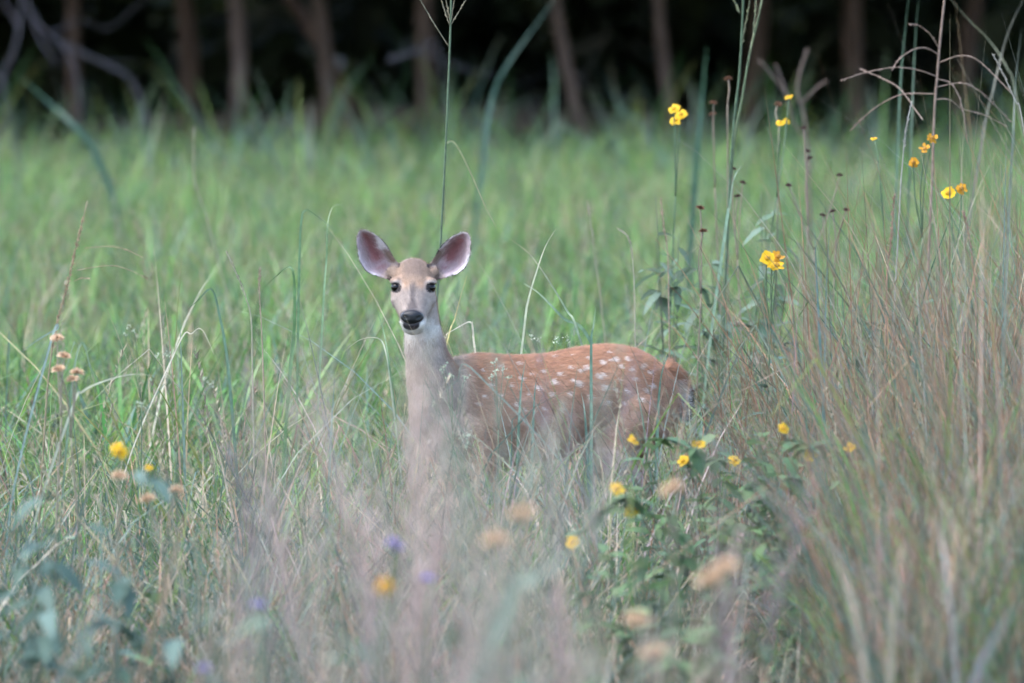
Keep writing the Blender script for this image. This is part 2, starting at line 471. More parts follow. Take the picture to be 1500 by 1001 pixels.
band('screen_grass', 'taller loose grass screening the deer legs and belly', 22.2, 24.2, 420, [(G_TEAL, 0.42), (G_LUSH, 0.2), (G_TAN, 0.25), (G_RED, 0.08), (G_LILAC, .12)],
     0.5, 0.92, 0.003, 0.008, bend=(0.1, 1.5), kinks=.25, th=(0, .4), keep=lambda x, y: np.clip(1 - np.abs(pxof(x, y) - 830) / 330, 0.12, .8))
band('front_grass', 'darker blue green grass and thatch in front of the deer', 15.5, 21.6, 800, [(G_TEAL * .8, 0.5), (G_LUSH * .65, 0.18), (G_TAN * .75, 0.18), (G_RED * .85, 0.12), (G_DARK, 0.25)],
     0.25, 0.66, 0.003, 0.009, keep=lambda x, y: (0.4 + 0.6 * vnoise(x * 3, y * 1.5)) * nobush(x, y), bend=(0.1, 2.0), kinks=.35, th=(0, .6))
def thick(x, y):
    px = pxof(x, y)
    start = np.where(px < 1270, 23.0, 17.5)
    return np.clip((px - 950) / 260, 0, 1) * (y > start) * (0.3 + 0.7 * vnoise(x * 4 + 1, y * 2))
tallr = lambda x, y: 0.85 + 0.55 * np.clip((pxof(x, y) - 1000) / 400, 0, 1)
band('dry_thicket', 'tall tan and rust brown dry grass stems crowding the right side', 17.5, 29.0, 900, [(G_TAN * .6, 0.40), (G_RED * .95, 0.46), (G_LILAC * .6, .12)],
     0.35, 1.05, 0.002, 0.006, keep=thick, hfun=tallr, bend=(0.0, 0.9), th=(0, 0.3), mat=M_DRY, kinks=.3)
band('thicket_blades', 'blue green and green leaves growing up through the dry thicket', 17.5, 29.0, 780, [(G_TEAL, 0.65), (G_LUSH, 0.35)],
     0.35, 0.95, 0.003, 0.0095, keep=thick, hfun=tallr, bend=(0.1, 1.6), th=(0, 0.4), kinks=.35)
band('tall_end_grass', 'very tall loose blades and stems at the end of the thicket', 24.0, 31.0, 26, [(G_TEAL, 0.5), (G_TAN * .8, 0.3), (G_LILAC * .7, .3)],
     0.9, 1.6, 0.003, 0.008, keep=lambda x, y: np.clip((pxof(x, y) - 1180) / 250, 0, 1), bend=(0.1, 1.2), th=(0, .25), kinks=.2, segs=8, clump=.4)
band('straw_stems', 'fine straw stems and dead leaves among the green grass', 18.0, 27.5, 110, [(G_TAN, 0.75), (G_RED, 0.25)],
     0.3, 0.75, 0.0015, 0.005, keep=left_of, bend=(0, 2.2), kinks=0.5, mat=M_DRY, th=(0, .7), clump=.3)
# thatch: short fill so no bare soil shows
th = [patch_mesh(200 + k, 0.8, 50, 40, 0.13, 0.08, 0.26, 0.003, 0.007, [(G_DARK, 0.5), (G_TAN * .7, 0.12), (G_TEAL, 0.3), (G_RED * .7, 0.12)], bend=(0.3, 1.9)) for k in range(6)]
p, rz = tile_points(11, 28.0, 0.77, 0.5)
scatter('thatch', 'short matted grass and thatch covering the soil', th, p, rz, np.ones(len(p)), np.zeros(len(p)), M_TUFT)
# --- foreground, far in front of the focus
fg = [tuft_mesh(230 + k, 26, 0.09, 0.35, 0.72, 0.003, 0.008, [(G_TEAL, 0.5), (G_TAN, 0.35), (G_LUSH, 0.15), (G_RED, 0.08)], bend=(0.1, 1.2)) for k in range(6)]
mid_px = lambda x, y: np.clip(np.exp(-((pxof(x, y) - 680) / 300.0) ** 2), .22, 1)
p = strip_points(13, 18, 14, 0.6, keep=mid_px)
scatter('foreground_grass', 'soft blurred grey green grass in the foreground', fg, p, rng.uniform(0, 6.28, len(p)), rng.uniform(0.75, 1.15, len(p)),
        rng.uniform(-0.12, 0.12, len(p)), M_TUFT)
def pan_variant(seed, h, c, **kw):
    r = np.random.default_rng(seed)
    parts = []
    for k in range(3):
        b = np.array([r.uniform(-0.05, 0.05), r.uniform(-0.05, 0.05), -0.03])
        parts.append(panicle_arrays(b, h * r.uniform(0.8, 1.05), r, colr=c, **kw))
    return fast_mesh('panicle', *join_arrays(parts))
pv = [pan_variant(260 + k, 0.9, tuple(G_LILAC[k % 6]), dens=120, spread=0.13, length=0.36) for k in range(12)]
def pan_keep(x, y):
    px = pxof(x, y)
    c = np.exp(-((px - 640) / 260.0) ** 2) * 1.0 + 0.10 * np.exp(-((px - 1150) / 200.0) ** 2)
    return np.clip(c, 0.05, 1) * np.clip(vnoise(x * 5, y * 1.3) * 2.2 - .55, 0, 1)
p = strip_points(13.0, 18.5, 24, 0.6, keep=pan_keep)
# a few tall ones before the deer's breast and ribs
xp = np.array([(groundx(a, b), b, 0) for a, b in ((600, 17.2), (625, 16.8), (655, 17.6), (690, 17.0), (715, 17.8), (745, 16.6), (775, 17.4), (805, 16.9), (835, 17.7), (560, 16.8), (520, 17.3), (668, 16.5))])
p = np.concatenate([p, xp])
scatter('hazy_panicle_grass', 'hazy pinkish grey seed grass blurred in front of the deer', pv, p, rng.uniform(0, 6.28, len(p)),
        np.where(np.arange(len(p)) >= len(p) - len(xp), 1.22, 0.68 + .45 * vnoise(p[:, 0] * 5, p[:, 1] * 1.3)) * rng.uniform(0.9, 1.1, len(p)), rng.uniform(-0.1, 0.1, len(p)), M_DRY)
lf = [tuft_mesh(280 + k, 12, 0.07, 0.35, 0.85, 0.010, 0.022, [(G_TEAL, 0.6), (G_TAN, 0.3), (G_LILAC, 0.3)], bend=(0.2, 1.8), kinks=.4, segs=6) for k in range(6)]
p = strip_points(12.5, 17.5, 7, 0.6, keep=mid_px)
scatter('broad_foreground_leaves', 'broad blurred leaves mixed through the foreground grass', lf, p, rng.uniform(0, 6.28, len(p)),
        rng.uniform(0.7, 1.1, len(p)), rng.uniform(-0.15, 0.15, len(p)), M_TUFT)
# fine seed heads mid left and right
sp = [fast_mesh('seed', *join_arrays([spike_arrays(np.array([0, 0, -0.03]), 0.72 * f, np.random.default_rng(300 + k), np.array(c)) for f in (1, 0.8)]))
      for k, c in enumerate([(0.30, 0.25, 0.17), (0.26, 0.22, 0.16), (0.24, 0.17, 0.12), (0.22, 0.22, 0.15)])]
p = strip_points(21, 40, 2.0, 0.6)
scatter('seed_grass', 'thin grass stems with narrow pale seed spikes scattered through the meadow', sp, p, rng.uniform(0, 6.28, len(p)),
        rng.uniform(0.6, 1.15, len(p)), rng.uniform(-0.15, 0.15, len(p)), M_DRY)

# ------------------------------------------------------------------ tubes, lofts, ribbons
def smooth_path(pts, n):
    pts = [Vector(q) for q in pts]
    if len(pts) == 2:
        return [pts[0].lerp(pts[1], k / n) for k in range(n + 1)]
    out = []
    m = len(pts) - 1
    for k in range(n + 1):
        f = k / n * m; i = min(int(f), m - 1); t = f - i
        p0 = pts[max(i - 1, 0)]; p1 = pts[i]; p2 = pts[i + 1]; p3 = pts[min(i + 2, m)]
        out.append(0.5 * ((2 * p1) + (p2 - p0) * t + (2 * p0 - 5 * p1 + 4 * p2 - p3) * t * t + (3 * p1 - p0 - 3 * p2 + p3) * t ** 3))
    return out
def tube_arrays(pts, radii, sides=8, wob=0.0, r=None):
    """closed tapered tube through pts"""
    pts = [Vector(q) for q in pts]
    n = len(pts)
    co = []
    ref = Vector((0, 1, 0.123)).normalized()
    for i in range(n):
        t = (pts[min(i + 1, n - 1)] - pts[max(i - 1, 0)]).normalized()
        a = t.cross(ref)
        if a.length < 1e-3: a = t.cross(Vector((1, 0, 0)))
        a.normalize(); b = t.cross(a)
        for k in range(sides):
            an = 2 * math.pi * k / sides
            rr = radii[i] * (1 + (wob * math.sin(3 * an + i * 1.3) if wob else 0))
            co.append(pts[i] + (a * math.cos(an) + b * math.sin(an)) * rr)
    q = []
    for i in range(n - 1):
        for k in range(sides):
            q.append((i * sides + k, i * sides + (k + 1) % sides, (i + 1) * sides + (k + 1) % sides, (i + 1) * sides + k))
    c0 = len(co); co.append(pts[0]); co.append(pts[-1])
    tr = []
    for k in range(sides):
        tr.append((c0, (k + 1) % sides, k)); tr.append((c0 + 1, (n - 1) * sides + k, (n - 1) * sides + (k + 1) % sides))
    return np.array([tuple(v) for v in co]), np.array(q), np.array(tr)
def tube_mesh(name, pts, radii, colr=None, sides=8, wob=0.0):
    co, q, tr = tube_arrays(pts, radii, sides, wob)
    return fast_mesh(name, co, q, None if colr is None else np.tile(np.array(colr), (len(co), 1)), tr)

# ------------------------------------------------------------------ the forest
def leaf_cloud(seed, n, centers, radii, size, cols):
    """many leaf-sized faces spread through clumps"""
    r = np.random.default_rng(seed)
    k = r.integers(0, len(centers), n)
    v = r.normal(0, 1, (n, 3)); v /= np.linalg.norm(v, axis=1)[:, None]
    c = np.asarray(centers)[k] + v * np.asarray(radii)[k] * (r.random((n, 1)) ** 0.45)
    a = r.normal(0, 1, (n, 3)); a /= np.linalg.norm(a, axis=1)[:, None]
    b = np.cross(a, r.normal(0, 1, (n, 3))); b /= np.linalg.norm(b, axis=1)[:, None]
    s = size * r.uniform(0.6, 1.3, (n, 1))
    co = np.stack([c - a * s, c - b * s * 0.45, c + a * s, c + b * s * 0.45], 1).reshape(-1, 3)
    q = np.arange(n * 4).reshape(-1, 4)
    cc = np.repeat(cols[r.integers(0, len(cols), n)] * r.uniform(0.7, 1.3, (n, 1)), 4, 0)
    return fast_mesh('crown', co, q, cc)
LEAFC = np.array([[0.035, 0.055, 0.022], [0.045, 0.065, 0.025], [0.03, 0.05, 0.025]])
def crown_mesh(seed, h0, h1, rad, n=5200, size=0.10):
    r = np.random.default_rng(seed)
    m = 26
    ang = r.uniform(0, 6.28, m); q = rad * np.sqrt(r.random(m)); z = r.uniform(h0, h1, m)
    cs = np.stack([q * np.cos(ang), q * np.sin(ang), z], -1)
    rd = np.stack([r.uniform(0.5, 1.0, m)] * 2 + [r.uniform(0.35, 0.6, m)], -1)
    return leaf_cloud(seed, n, cs, rd, size, LEAFC)
crowns = [crown_mesh(400 + k, 2.3, 7.5, 2.2) for k in range(3)]
for me in crowns: me.materials.append(M_CROWN)
# (pixel x at top of frame, pixel x at the foot, distance, diameter m, label)
TREES = [
    (340, 340, 64.6, 0.125, 'straight reddish brown trunk, the most clearly lit of the forest edge'),
    (468, 484, 66.0, 0.12, 'slim grey brown trunk leaning a little, beside the straight lit trunk'),
    (628, 629, 66.5, 0.15, 'dim upright trunk behind the tall bare grass stalk'),
    (818, 878, 65.2, 0.10, 'slanting brown trunk whose foot leans to the right'),
    (962, 1006, 65.8, 0.10, 'slender slanting trunk beside the yellow flower in front of the forest'),
    (100, 112, 66.2, 0.12, 'dim trunk behind the dead fallen branches'),
    (262, 280, 70.0, 0.16, 'dark trunk half lost in the shade beside the straight lit trunk'),
    (425, 560, 69.5, 0.12, 'dark trunk leaning far over in the shade'),
    (1120, 1090, 69.0, 0.15, 'almost black trunk behind the dried flower heads'),
    (1255, 1265, 68.5, 0.17, 'faint upright trunk in the shade behind the arching dry seed stalk'),
    (1430, 1410, 69.0, 0.16, 'faint dark trunk behind the dry grass thicket'),
]
for k, (px0, px1, d, dia, lab) in enumerate(TREES):
    d += 1.2 if k in (0, 1, 2, 3, 4) else 3.0
    r = random.Random(50 + k)
    foot = Vector((groundx(px1, d), d, -0.02))
    top = P(px0, 0, d)
    slope = (top.x - foot.x) / max(top.z - foot.z, 0.1)
    t = empty('tree', foot)
    pts = [(0, 0, -0.1)]
    for i in range(1, 10):
        z = i * 0.85
        sx = slope * min(z, 1.6) + slope * 0.35 * max(z - 1.6, 0)
        pts.append((sx + 0.05 * math.sin(i * 1.7 + k), 0.06 * math.sin(i * 1.1 + 2 * k), z))
    path = smooth_path(pts, 26)
    rad = [dia * 0.5 * (1.35 if i == 0 else 1.12 if i == 1 else 1.0) * (1 - 0.75 * i / 26) for i in range(27)]
    tr = mesh_obj('trunk', tube_mesh('trunk', path, rad, sides=12, wob=0.05), M_BARK, t)
    for j in range(6):
        i0 = r.randint(8, 20); b0 = path[i0]; an = r.uniform(0, 6.28)
        bp = smooth_path([b0, b0 + Vector((0.7 * math.cos(an), 0.7 * math.sin(an), 0.35)), b0 + Vector((1.5 * math.cos(an), 1.5 * math.sin(an), 0.75))], 6)
        mesh_obj('limb', tube_mesh('limb', bp, [rad[i0] * 0.55 * (1 - 0.8 * q / 6) for q in range(7)], sides=7), M_BARK, t)
    c = mesh_obj('crown', crowns[k % 3], None, t, (slope * 2.2, 0, 0)); c.rotation_euler = (0, 0, r.uniform(0, 6.28))
    tag(t, lab, 'tree', 'trees at the edge of the dark forest')
# the mass of the wood behind: canopy and undergrowth
r = np.random.default_rng(77)
m = 1000
cx = r.uniform(-40, 40, m); cy = r.uniform(62.5, 118, m)
cz = r.uniform(2.9, 7.5, m)
cs = np.stack([cx, cy, cz], -1); rd = np.stack([r.uniform(1.3, 2.4, m)] * 2 + [r.uniform(0.6, 1.1, m)], -1)
m2 = 170                                       # low boughs added above the view to shade the forest edge
ex = np.stack([r.uniform(-30, 30, m2), r.uniform(60.5, 66, m2), r.uniform(2.3, 4.6, m2)], -1)
cs = np.concatenate([cs, ex]); rd = np.concatenate([rd, np.stack([r.uniform(.9, 1.6, m2)] * 2 + [r.uniform(.45, .75, m2)], -1)])
can = leaf_cloud(78, 190000, cs, rd, 0.38, LEAFC)
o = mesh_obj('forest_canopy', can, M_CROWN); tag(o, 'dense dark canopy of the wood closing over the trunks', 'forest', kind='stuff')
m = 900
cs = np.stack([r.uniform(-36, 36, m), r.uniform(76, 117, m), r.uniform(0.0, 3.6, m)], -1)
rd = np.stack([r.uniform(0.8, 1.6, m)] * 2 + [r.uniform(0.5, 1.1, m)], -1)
o = mesh_obj('forest_undergrowth', leaf_cloud(79, 110000, cs, rd, 0.30, LEAFC * 0.45), M_CROWN)  # crown leaf colours darkened to deepen the shade of the wood
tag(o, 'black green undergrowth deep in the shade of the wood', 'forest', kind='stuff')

# dead branches fallen at the left of the forest edge
def branch_thing(label, main, rad, twigs, d, name='dead_branch'):
    pts = [P(x, y, d + dd) for x, y, dd in main]
    root = pts[-1].copy(); root.z = max(root.z, 0)
    t = empty(name, root)
    loc = lambda q: q - root
    path = smooth_path([loc(q) for q in pts], 18)
    mesh_obj('branch', tube_mesh('branch', path, [rad * (0.45 + 0.55 * i / 18) for i in range(19)], sides=8, wob=0.1), M_DEADWOOD, t)
    for tw in twigs:
        tp = smooth_path([loc(P(x, y, d + dd)) for x, y, dd in tw], 10)
        mesh_obj('twig', tube_mesh('twig', tp, [rad * 0.62 * (1 - 0.7 * i / 10) for i in range(11)], sides=6, wob=0.1), M_DEADWOOD, t)
    tag(t, label, 'branch', 'dead branches lying at the forest edge')
branch_thing('long dead branch arching down to the grass in several bare forks', [(25, -30, 0), (60, 40, 0), (105, 70, .1), (160, 97, .1), (190, 115, .2), (205, 145, .3), (225, 215, .4)], 0.020,
             [[(60, 40, 0), (100, 80, -.3), (115, 130, -.5), (120, 190, -.5)], [(105, 70, .1), (140, 88, .4), (205, 90, .8)], [(75, 50, 0), (120, 30, .5), (160, 42, .8), (220, -10, 1.0)], [(40, 5, 0), (60, 60, -.5), (85, 95, -.8)]], 63.2)
branch_thing('grey dead stem rising beside the arching dead branch', [(32, -30, 0), (30, 20, 0), (22, 70, 0), (3, 120, .1), (12, 170, .2), (18, 220, .3)], 0.018,
             [[(28, 40, 0), (10, 10, .3), (-8, -20, .5)], [(3, 120, .1), (-20, 90, .3), (-40, 80, .4)]], 63.0)
branch_thing('short reddish broken twig hanging against the dark wood', [(636, 60, 0), (605, 76, 0), (570, 88, .1)], 0.014, [[(605, 76, 0), (640, 84, .1), (690, 104, .2), (735, 112, .3)], [(640, 66, 0), (650, 130, .2), (655, 230, .4)]], 62.8)

# ------------------------------------------------------------------ the deer
DD = 25.0
PXM = FPX / DD                      # 550 px per metre at the deer
def dz(py): return P(750, py, DD).z
def dx(px): return (px - 750) / PXM
HEAD_A = R(20)                      # chest turned this much toward the camera
BX = dx(606)                        # world x of u = 0 (breast)
BY = DD - 0.06
ax_u = Vector((math.cos(HEAD_A), math.sin(HEAD_A), 0)); ax_v = Vector((-math.sin(HEAD_A), math.cos(HEAD_A), 0))
def B(u, v, z):
    return Vector((BX, BY, 0)) + ax_u * u + ax_v * v + Vector((0, 0, z))
dm_co, dm_q, dm_t = [], [], []
def add_arr(co, q, t):
    off = sum(len(c) for c in dm_co)
    dm_co.append(np.asarray(co, float)); 
    if len(q): dm_q.append(np.asarray(q) + off)
    if len(t): dm_t.append(np.asarray(t) + off)
def loft(rings):
    """rings: list of arrays (k,3), closed with end fans"""
    k = len(rings[0]); n = len(rings)
    co = np.concatenate(rings)
    q = [(i * k + j, i * k + (j + 1) % k, (i + 1) * k + (j + 1) % k, (i + 1) * k + j) for i in range(n - 1) for j in range(k)]
    a = len(co); co = np.concatenate([co, rings[0].mean(0)[None], rings[-1].mean(0)[None]])
    t = [(a, (j + 1) % k, j) for j in range(k)] + [(a + 1, (n - 1) * k + j, (n - 1) * k + (j + 1) % k) for j in range(k)]
    add_arr(co, q, t)
def interp_rows(rows, n):
    rows = np.array(rows, float)
    x = rows[:, 0]; xs = np.linspace(x[0], x[-1], n)
    # smooth (monotone enough) cubic through a fine Catmull-Rom
    out = [xs]
    for c in range(1, rows.shape[1]):
        y = rows[:, c]
        m = np.gradient(y, x)
        i = np.clip(np.searchsorted(x, xs) - 1, 0, len(x) - 2)
        h = x[i + 1] - x[i]; t = (xs - x[i]) / h
        out.append((2 * t**3 - 3 * t**2 + 1) * y[i] + (t**3 - 2 * t**2 + t) * h * m[i] + (-2 * t**3 + 3 * t**2) * y[i + 1] + (t**3 - t**2) * h * m[i + 1])
    return np.stack(out, -1)
# trunk: u, top z, bottom z, half width
TR = [(-0.005, .585, .52, .022), (0.03, .64, .455, .062), (0.09, .700, .425, .088), (0.17, .722, .412, .104), (0.27, .716, .418, .120),
      (0.38, .719, .432, .132), (0.48, .735, .455, .130), (0.56, .741, .485, .120), (0.63, .728, .50, .108), (0.69, .695, .505, .088), (0.735, .645, .52, .058), (0.752, .60, .545, .025)]
rings = []
for u, zt, zb, hw in interp_rows(TR, 40):
    ring = []
    for k in range(28):
        a = 2 * math.pi * k / 28
        ca, sa = math.cos(a), math.sin(a)
        narrow = 1 - 0.22 * max(sa, 0) ** 2 * (1 if u < 0.3 else 0.7)
        ring.append(tuple(B(u, hw * ca * narrow, (zt + zb) / 2 + (zt - zb) / 2 * sa)))
    rings.append(np.array(ring))
loft(rings)
def dtube(pts, radii, n=24, sides=16):
    path = smooth_path(pts, n)
    k = len(radii) - 1
    rr = [np.interp(i / n * k, range(k + 1), radii) for i in range(n + 1)]
    add_arr(*tube_arrays(path, rr, sides))
def ell(c, axes, r3, ns=20, nr=12):
    c = np.array(c); A = np.array([tuple(a) for a in axes])
    rings = []
    for i in range(1, nr):
        ph = math.pi * i / nr
        rings.append(np.array([c + A[0] * r3[0] * math.sin(ph) * math.cos(2 * math.pi * k / ns) + A[1] * r3[1] * math.sin(ph) * math.sin(2 * math.pi * k / ns) + A[2] * r3[2] * math.cos(ph) for k in range(ns)]))
    loft(rings)
Zv = Vector((0, 0, 1))
# legs
for v in (-0.07, 0.07):
    step = 0.035 if v < 0 else -0.055
    ell(B(0.13, v * 0.85, 0.55), (ax_u, ax_v, Zv), (.075, .042, .14))
    dtube([B(0.11, v * .5, .62), B(0.12, v * .9, .53), B(0.16 + step * .3, v * 1.02, .42), B(0.135 + step * .7, v, .235), B(0.135 + step, v * .95, .075), B(0.115 + step, v * .95, .0)],
          [.02, .055, .038, .0215, .0145, .019])
    st2 = 0.05 if v > 0 else -0.04
    ell(B(0.60, v * 0.95, 0.575), (ax_u, ax_v, Zv), (.115, .052, .145))
    dtube([B(0.60, v * .5, .64), B(0.60, v * .95, .56), B(0.555 + st2 * .3, v * 1.1, .44), B(0.70 + st2 * .7, v, .275), B(0.665 + st2, v * .95, .08), B(0.645 + st2, v * .95, .0)],
          [.03, .08, .058, .0225, .0155, .019])
# tail: hangs from the rump, flattened
tail = [B(.715, -.005, .675), B(.752, -.01, .645), B(.768, -.012, .59), B(.768, -.012, .53)]
dtube(tail, [.026, .023, .021, .009], 16, 12)
# neck, nearly upright
HC = Vector((dx(606), BY - 0.075, dz(426)))             # middle of the head
neck = [B(0.10, 0.0, .60), Vector((dx(640), BY - 0.0, dz(565))), Vector((dx(626), BY - 0.02, dz(520))), Vector((dx(619), BY - 0.025, dz(480))), Vector((dx(613), BY - 0.02, dz(435))), Vector((dx(609), BY - 0.025, dz(410)))]
dtube(neck, [.100, .080, .057, .049, .047, .040], 30, 22)
ell((dx(628), BY - 0.015, dz(590)), (Vector((1, 0, 0)), Vector((0, 1, 0)), Zv), (.052, .07, .11))
# head: loft along poll -> nose, 45 degrees down toward the camera
hF = Vector((0.03, -1, 0)).normalized(); hR = Vector((1, 0.03, -0.015)).normalized()
def H(rr, f, u):
    return HC + hR * rr + hF * f + Zv * u
ha = (hF * .72 - Zv * .694).normalized(); hn = (hF * .694 + Zv * .72).normalized()
P0 = H(0.002, -.035, .077)
HD = [(-.028, .022, .026, -.040), (-.012, .040, .040, -.035), (.015, .049, .048, -.032), (.045, .054, .053, -.034), (.075, .0585, .055, -.036), (.100, .056, .052, -.037), (.125, .0475, .046, -.037),
      (.150, .0385, .040, -.036), (.175, .0335, .034, -.032), (.195, .0315, .030, -.030), (.210, .027, .025, -.030), (.218, .016, .015, -.030)]
rings = []
for s, hw, hh, off in interp_rows(HD, 34):
    c = P0 + ha * s + hn * off - hR * (0.02 * s)
    rings.append(np.array([tuple(c + hR * hw * math.copysign(abs(math.cos(a)) ** .9, math.cos(a)) + hn * hh * math.sin(a)) for a in [2 * math.pi * k / 28 for k in range(28)]]))
loft(rings)
for s in (-1, 1):
    ell(H(.043 * s, .012, .030), (hR, hF, Zv), (.020, .020, .011))              # brow
    ell(H(.040 * s, .010, -.018), (hR, hF, Zv), (.020, .028, .026))             # cheek
    ell(H(.018 * s - .005, .088, -.074), (hR, hF, Zv), (.015, .019, .013))       # upper lip
ell(H(-.005, .068, -.094), (hR, hF, Zv), (.018, .026, .013))                    # chin
# ears: shells between an outer and an inner edge, cupped toward the camera
def resample(poly, n):
    poly = [Vector((a, b, 0)) for a, b in poly]
    return smooth_path(poly, n)
EARS = [([(572, 409), (556, 404), (540, 398), (529, 384), (524, 366), (523, 348), (526, 338), (532, 335)],
         [(588, 386), (581, 379), (576, 370), (570, 359), (561, 349), (550, 340), (541, 336), (534, 335)]),
        ([(643, 409), (656, 405), (671, 400), (684, 389), (690, 371), (691, 354), (689, 343), (685, 338)],
         [(629, 386), (635, 378), (640, 369), (646, 359), (655, 350), (666, 342), (675, 339), (682, 338)])]
ear_pts = []          # (point, w, v, front?)
for s, (outer, inner) in zip((-1, 1), EARS):
    n, mm = 26, 14
    oe, ie = resample(outer, n), resample(inner, n)
    front, back = [], []
    for i in range(n + 1):
        w = i / n
        for j in range(mm + 1):
            v = j / mm
            q = oe[i].lerp(ie[i], v)
            wid = (oe[i] - ie[i]).length / PXM
            cup = (1 - (2 * v - 1) ** 2)
            f = -.035 + 0.010 * w - cup * wid * 0.42 + 0.006 * (1 - v)
            pt = Vector((dx(q.x), HC.y, dz(q.y))) + hF * f
            th = 0.0075 * (0.35 + 0.65 * cup) + (0.03 * (1 - w / 0.25) * cup if w < 0.25 else 0)
            front.append(pt); back.append(pt - hF * th - hF * 0.002)
            ear_pts.append((tuple(pt), w, v, s))
    k = mm + 1; N1 = (n + 1) * k
    co = np.array([tuple(p) for p in front + back])
    q = []
    for i in range(n):
        for j in range(mm):
            a = i * k + j
            f1 = (a, a + 1, a + k + 1, a + k)
            q.append(f1 if s < 0 else f1[::-1])
            b1 = tuple(x + N1 for x in (a, a + k, a + k + 1, a + 1))
            q.append(b1 if s < 0 else b1[::-1])
    border = [j for j in range(k)] + [i * k + mm for i in range(1, n + 1)] + [n * k + j for j in range(mm - 1, -1, -1)] + [i * k for i in range(n - 1, 0, -1)]
    for a, b in zip(border, border[1:] + border[:1]):
        f1 = (b, a, a + N1, b + N1)
        q.append(f1 if s < 0 else f1[::-1])
    add_arr(co, q, [])
    # root of the ear
    dtube([H(.030 * s, -.035, .038), H(.048 * s, -.045, .048), H(.064 * s, -.050, .060)], [.026, .023, .017], 8, 12)

co = np.concatenate(dm_co)
raw = fast_mesh('deer_raw', co, np.concatenate(dm_q), None, np.concatenate(dm_t))
tmp = bpy.data.objects.new('deer_tmp', raw); col.objects.link(tmp)
rm = tmp.modifiers.new('r', 'REMESH'); rm.mode = 'VOXEL'; rm.voxel_size = 0.0034
sm = tmp.modifiers.new('s', 'SMOOTH'); sm.factor = 0.5; sm.iterations = 5
dg = bpy.context.evaluated_depsgraph_get()
body_me = bpy.data.meshes.new_from_object(tmp.evaluated_get(dg))
bpy.data.objects.remove(tmp); bpy.data.meshes.remove(raw)
body_me.name = 'deer_body'
nv = len(body_me.vertices)
co = np.zeros(nv * 3); body_me.vertices.foreach_get('co', co); co = co.reshape(-1, 3)
no = np.zeros(nv * 3); body_me.vertices.foreach_get('normal', no); no = no.reshape(-1, 3)
body_me.polygons.foreach_set('use_smooth', np.ones(len(body_me.polygons), bool))

# --- coat pattern
def lerp(a, b, t):
    return a * (1 - t[:, None]) + np.asarray(b)[None] * t[:, None]
def ss(x, a, b):
    t = np.clip((x - a) / (b - a), 0, 1); return t * t * (3 - 2 * t)
def n3(pts, sc, seed=0.0):
    return np.array([mnoise.noise(Vector((p[0] * sc + seed, p[1] * sc, p[2] * sc))) for p in pts])
rel = co - np.array([BX, BY, 0])
uu = rel @ np.array(ax_u); vv = rel @ np.array(ax_v); zz = co[:, 2]
pxx = co[:, 0] * PXM + 750
pyy = (dz(0) - zz) / (dz(0) - dz(1000)) * 1000
nz1 = n3(co, 18); nz2 = n3(co, 70, 5)
C_BACK, C_SIDE, C_NECK, C_WHITE = np.array([.285, .145, .086]), np.array([.30, .185, .132]), np.array([.325, .262, .225]), np.array([.62, .585, .56])
K = np.tile(C_BACK, (nv, 1))
K = lerp(K, C_SIDE, ss(.69 - zz + 0.02 * nz1, 0.0, .12))
K = lerp(K, [.44, .36, .32], ss(.485 - zz + .015 * nz1, 0, .045) * ((uu > .2) & (uu < .6)))
K = lerp(K, [.30, .235, .20], ss(.42 - zz, 0, .1))                              # legs
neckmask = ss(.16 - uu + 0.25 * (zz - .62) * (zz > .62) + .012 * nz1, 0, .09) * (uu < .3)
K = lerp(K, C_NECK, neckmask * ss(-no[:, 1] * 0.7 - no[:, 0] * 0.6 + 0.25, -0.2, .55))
# white spots
SPOT = [(812,240,9),(780,275,10),(885,285,9),(935,215,8),(980,255,10),(1005,245,8),(1020,195,10),(1078,182,9),(1090,210,9),(1052,183,6),(1000,305,9),(1050,312,7),(1100,320,8),(1195,320,8),(1225,240,10),
        (1190,210,9),(905,228,8),(865,272,6),(600,375,9),(1070,270,7),(870,215,6),(830,205,5),(745,230,6),(690,240,6),(640,260,6),(700,300,8),(660,330,7),(590,290,6),(540,330,7),(470,335,7),(500,285,6),(760,330,8),
        (840,330,8),(930,345,8),(1010,370,8),(1090,375,8),(1150,270,8),(1140,225,6),(960,175,5),(900,160,5),(820,165,4),(740,185,4),(650,195,4),(560,205,4),(480,220,4),(1060,150,5),(1130,180,6),(440,370,7),(640,400,7),(720,395,7),(800,400,7),(1165,360,8),(1230,300,8)]
spot = np.zeros(nv)
bodymask = (uu > .06) & (zz < .76) & (zz > .44) & (pyy > 500)
for zx, zy, rr in SPOT:
    px, py = 560 + zx / 3.125, 470 + zy / 3.125
    z0 = dz(py); u0 = (dx(px) - BX) / math.cos(HEAD_A) - 0.035 * math.sin(HEAD_A) * 3
    dist = np.sqrt(((uu - u0) / 1.15) ** 2 + ((zz - z0) / .85) ** 2) * PXM
    spot = np.maximum(spot, 1 - ss(dist + nz2 * 2.2 + nz1 * 1.5, rr / 3.125 * 0.85, rr / 3.125 * 1.9))
K = lerp(K, C_WHITE * 0.95, spot * bodymask * .62)
# rump patch and tail
K = lerp(K, C_WHITE, ss(uu, .715, .745) * (zz > .47) * (zz < .645) * .45)
tm = (uu > .752) & (zz > .5)
K[tm] = np.where((no[tm] @ np.array(ax_u) > .35)[:, None] & (nz1[tm] > -.6)[:, None], np.array([.05, .035, .03]), C_WHITE * .7)
K = lerp(K, [.17, .09, .055], tm * ss(zz, .60, .65))
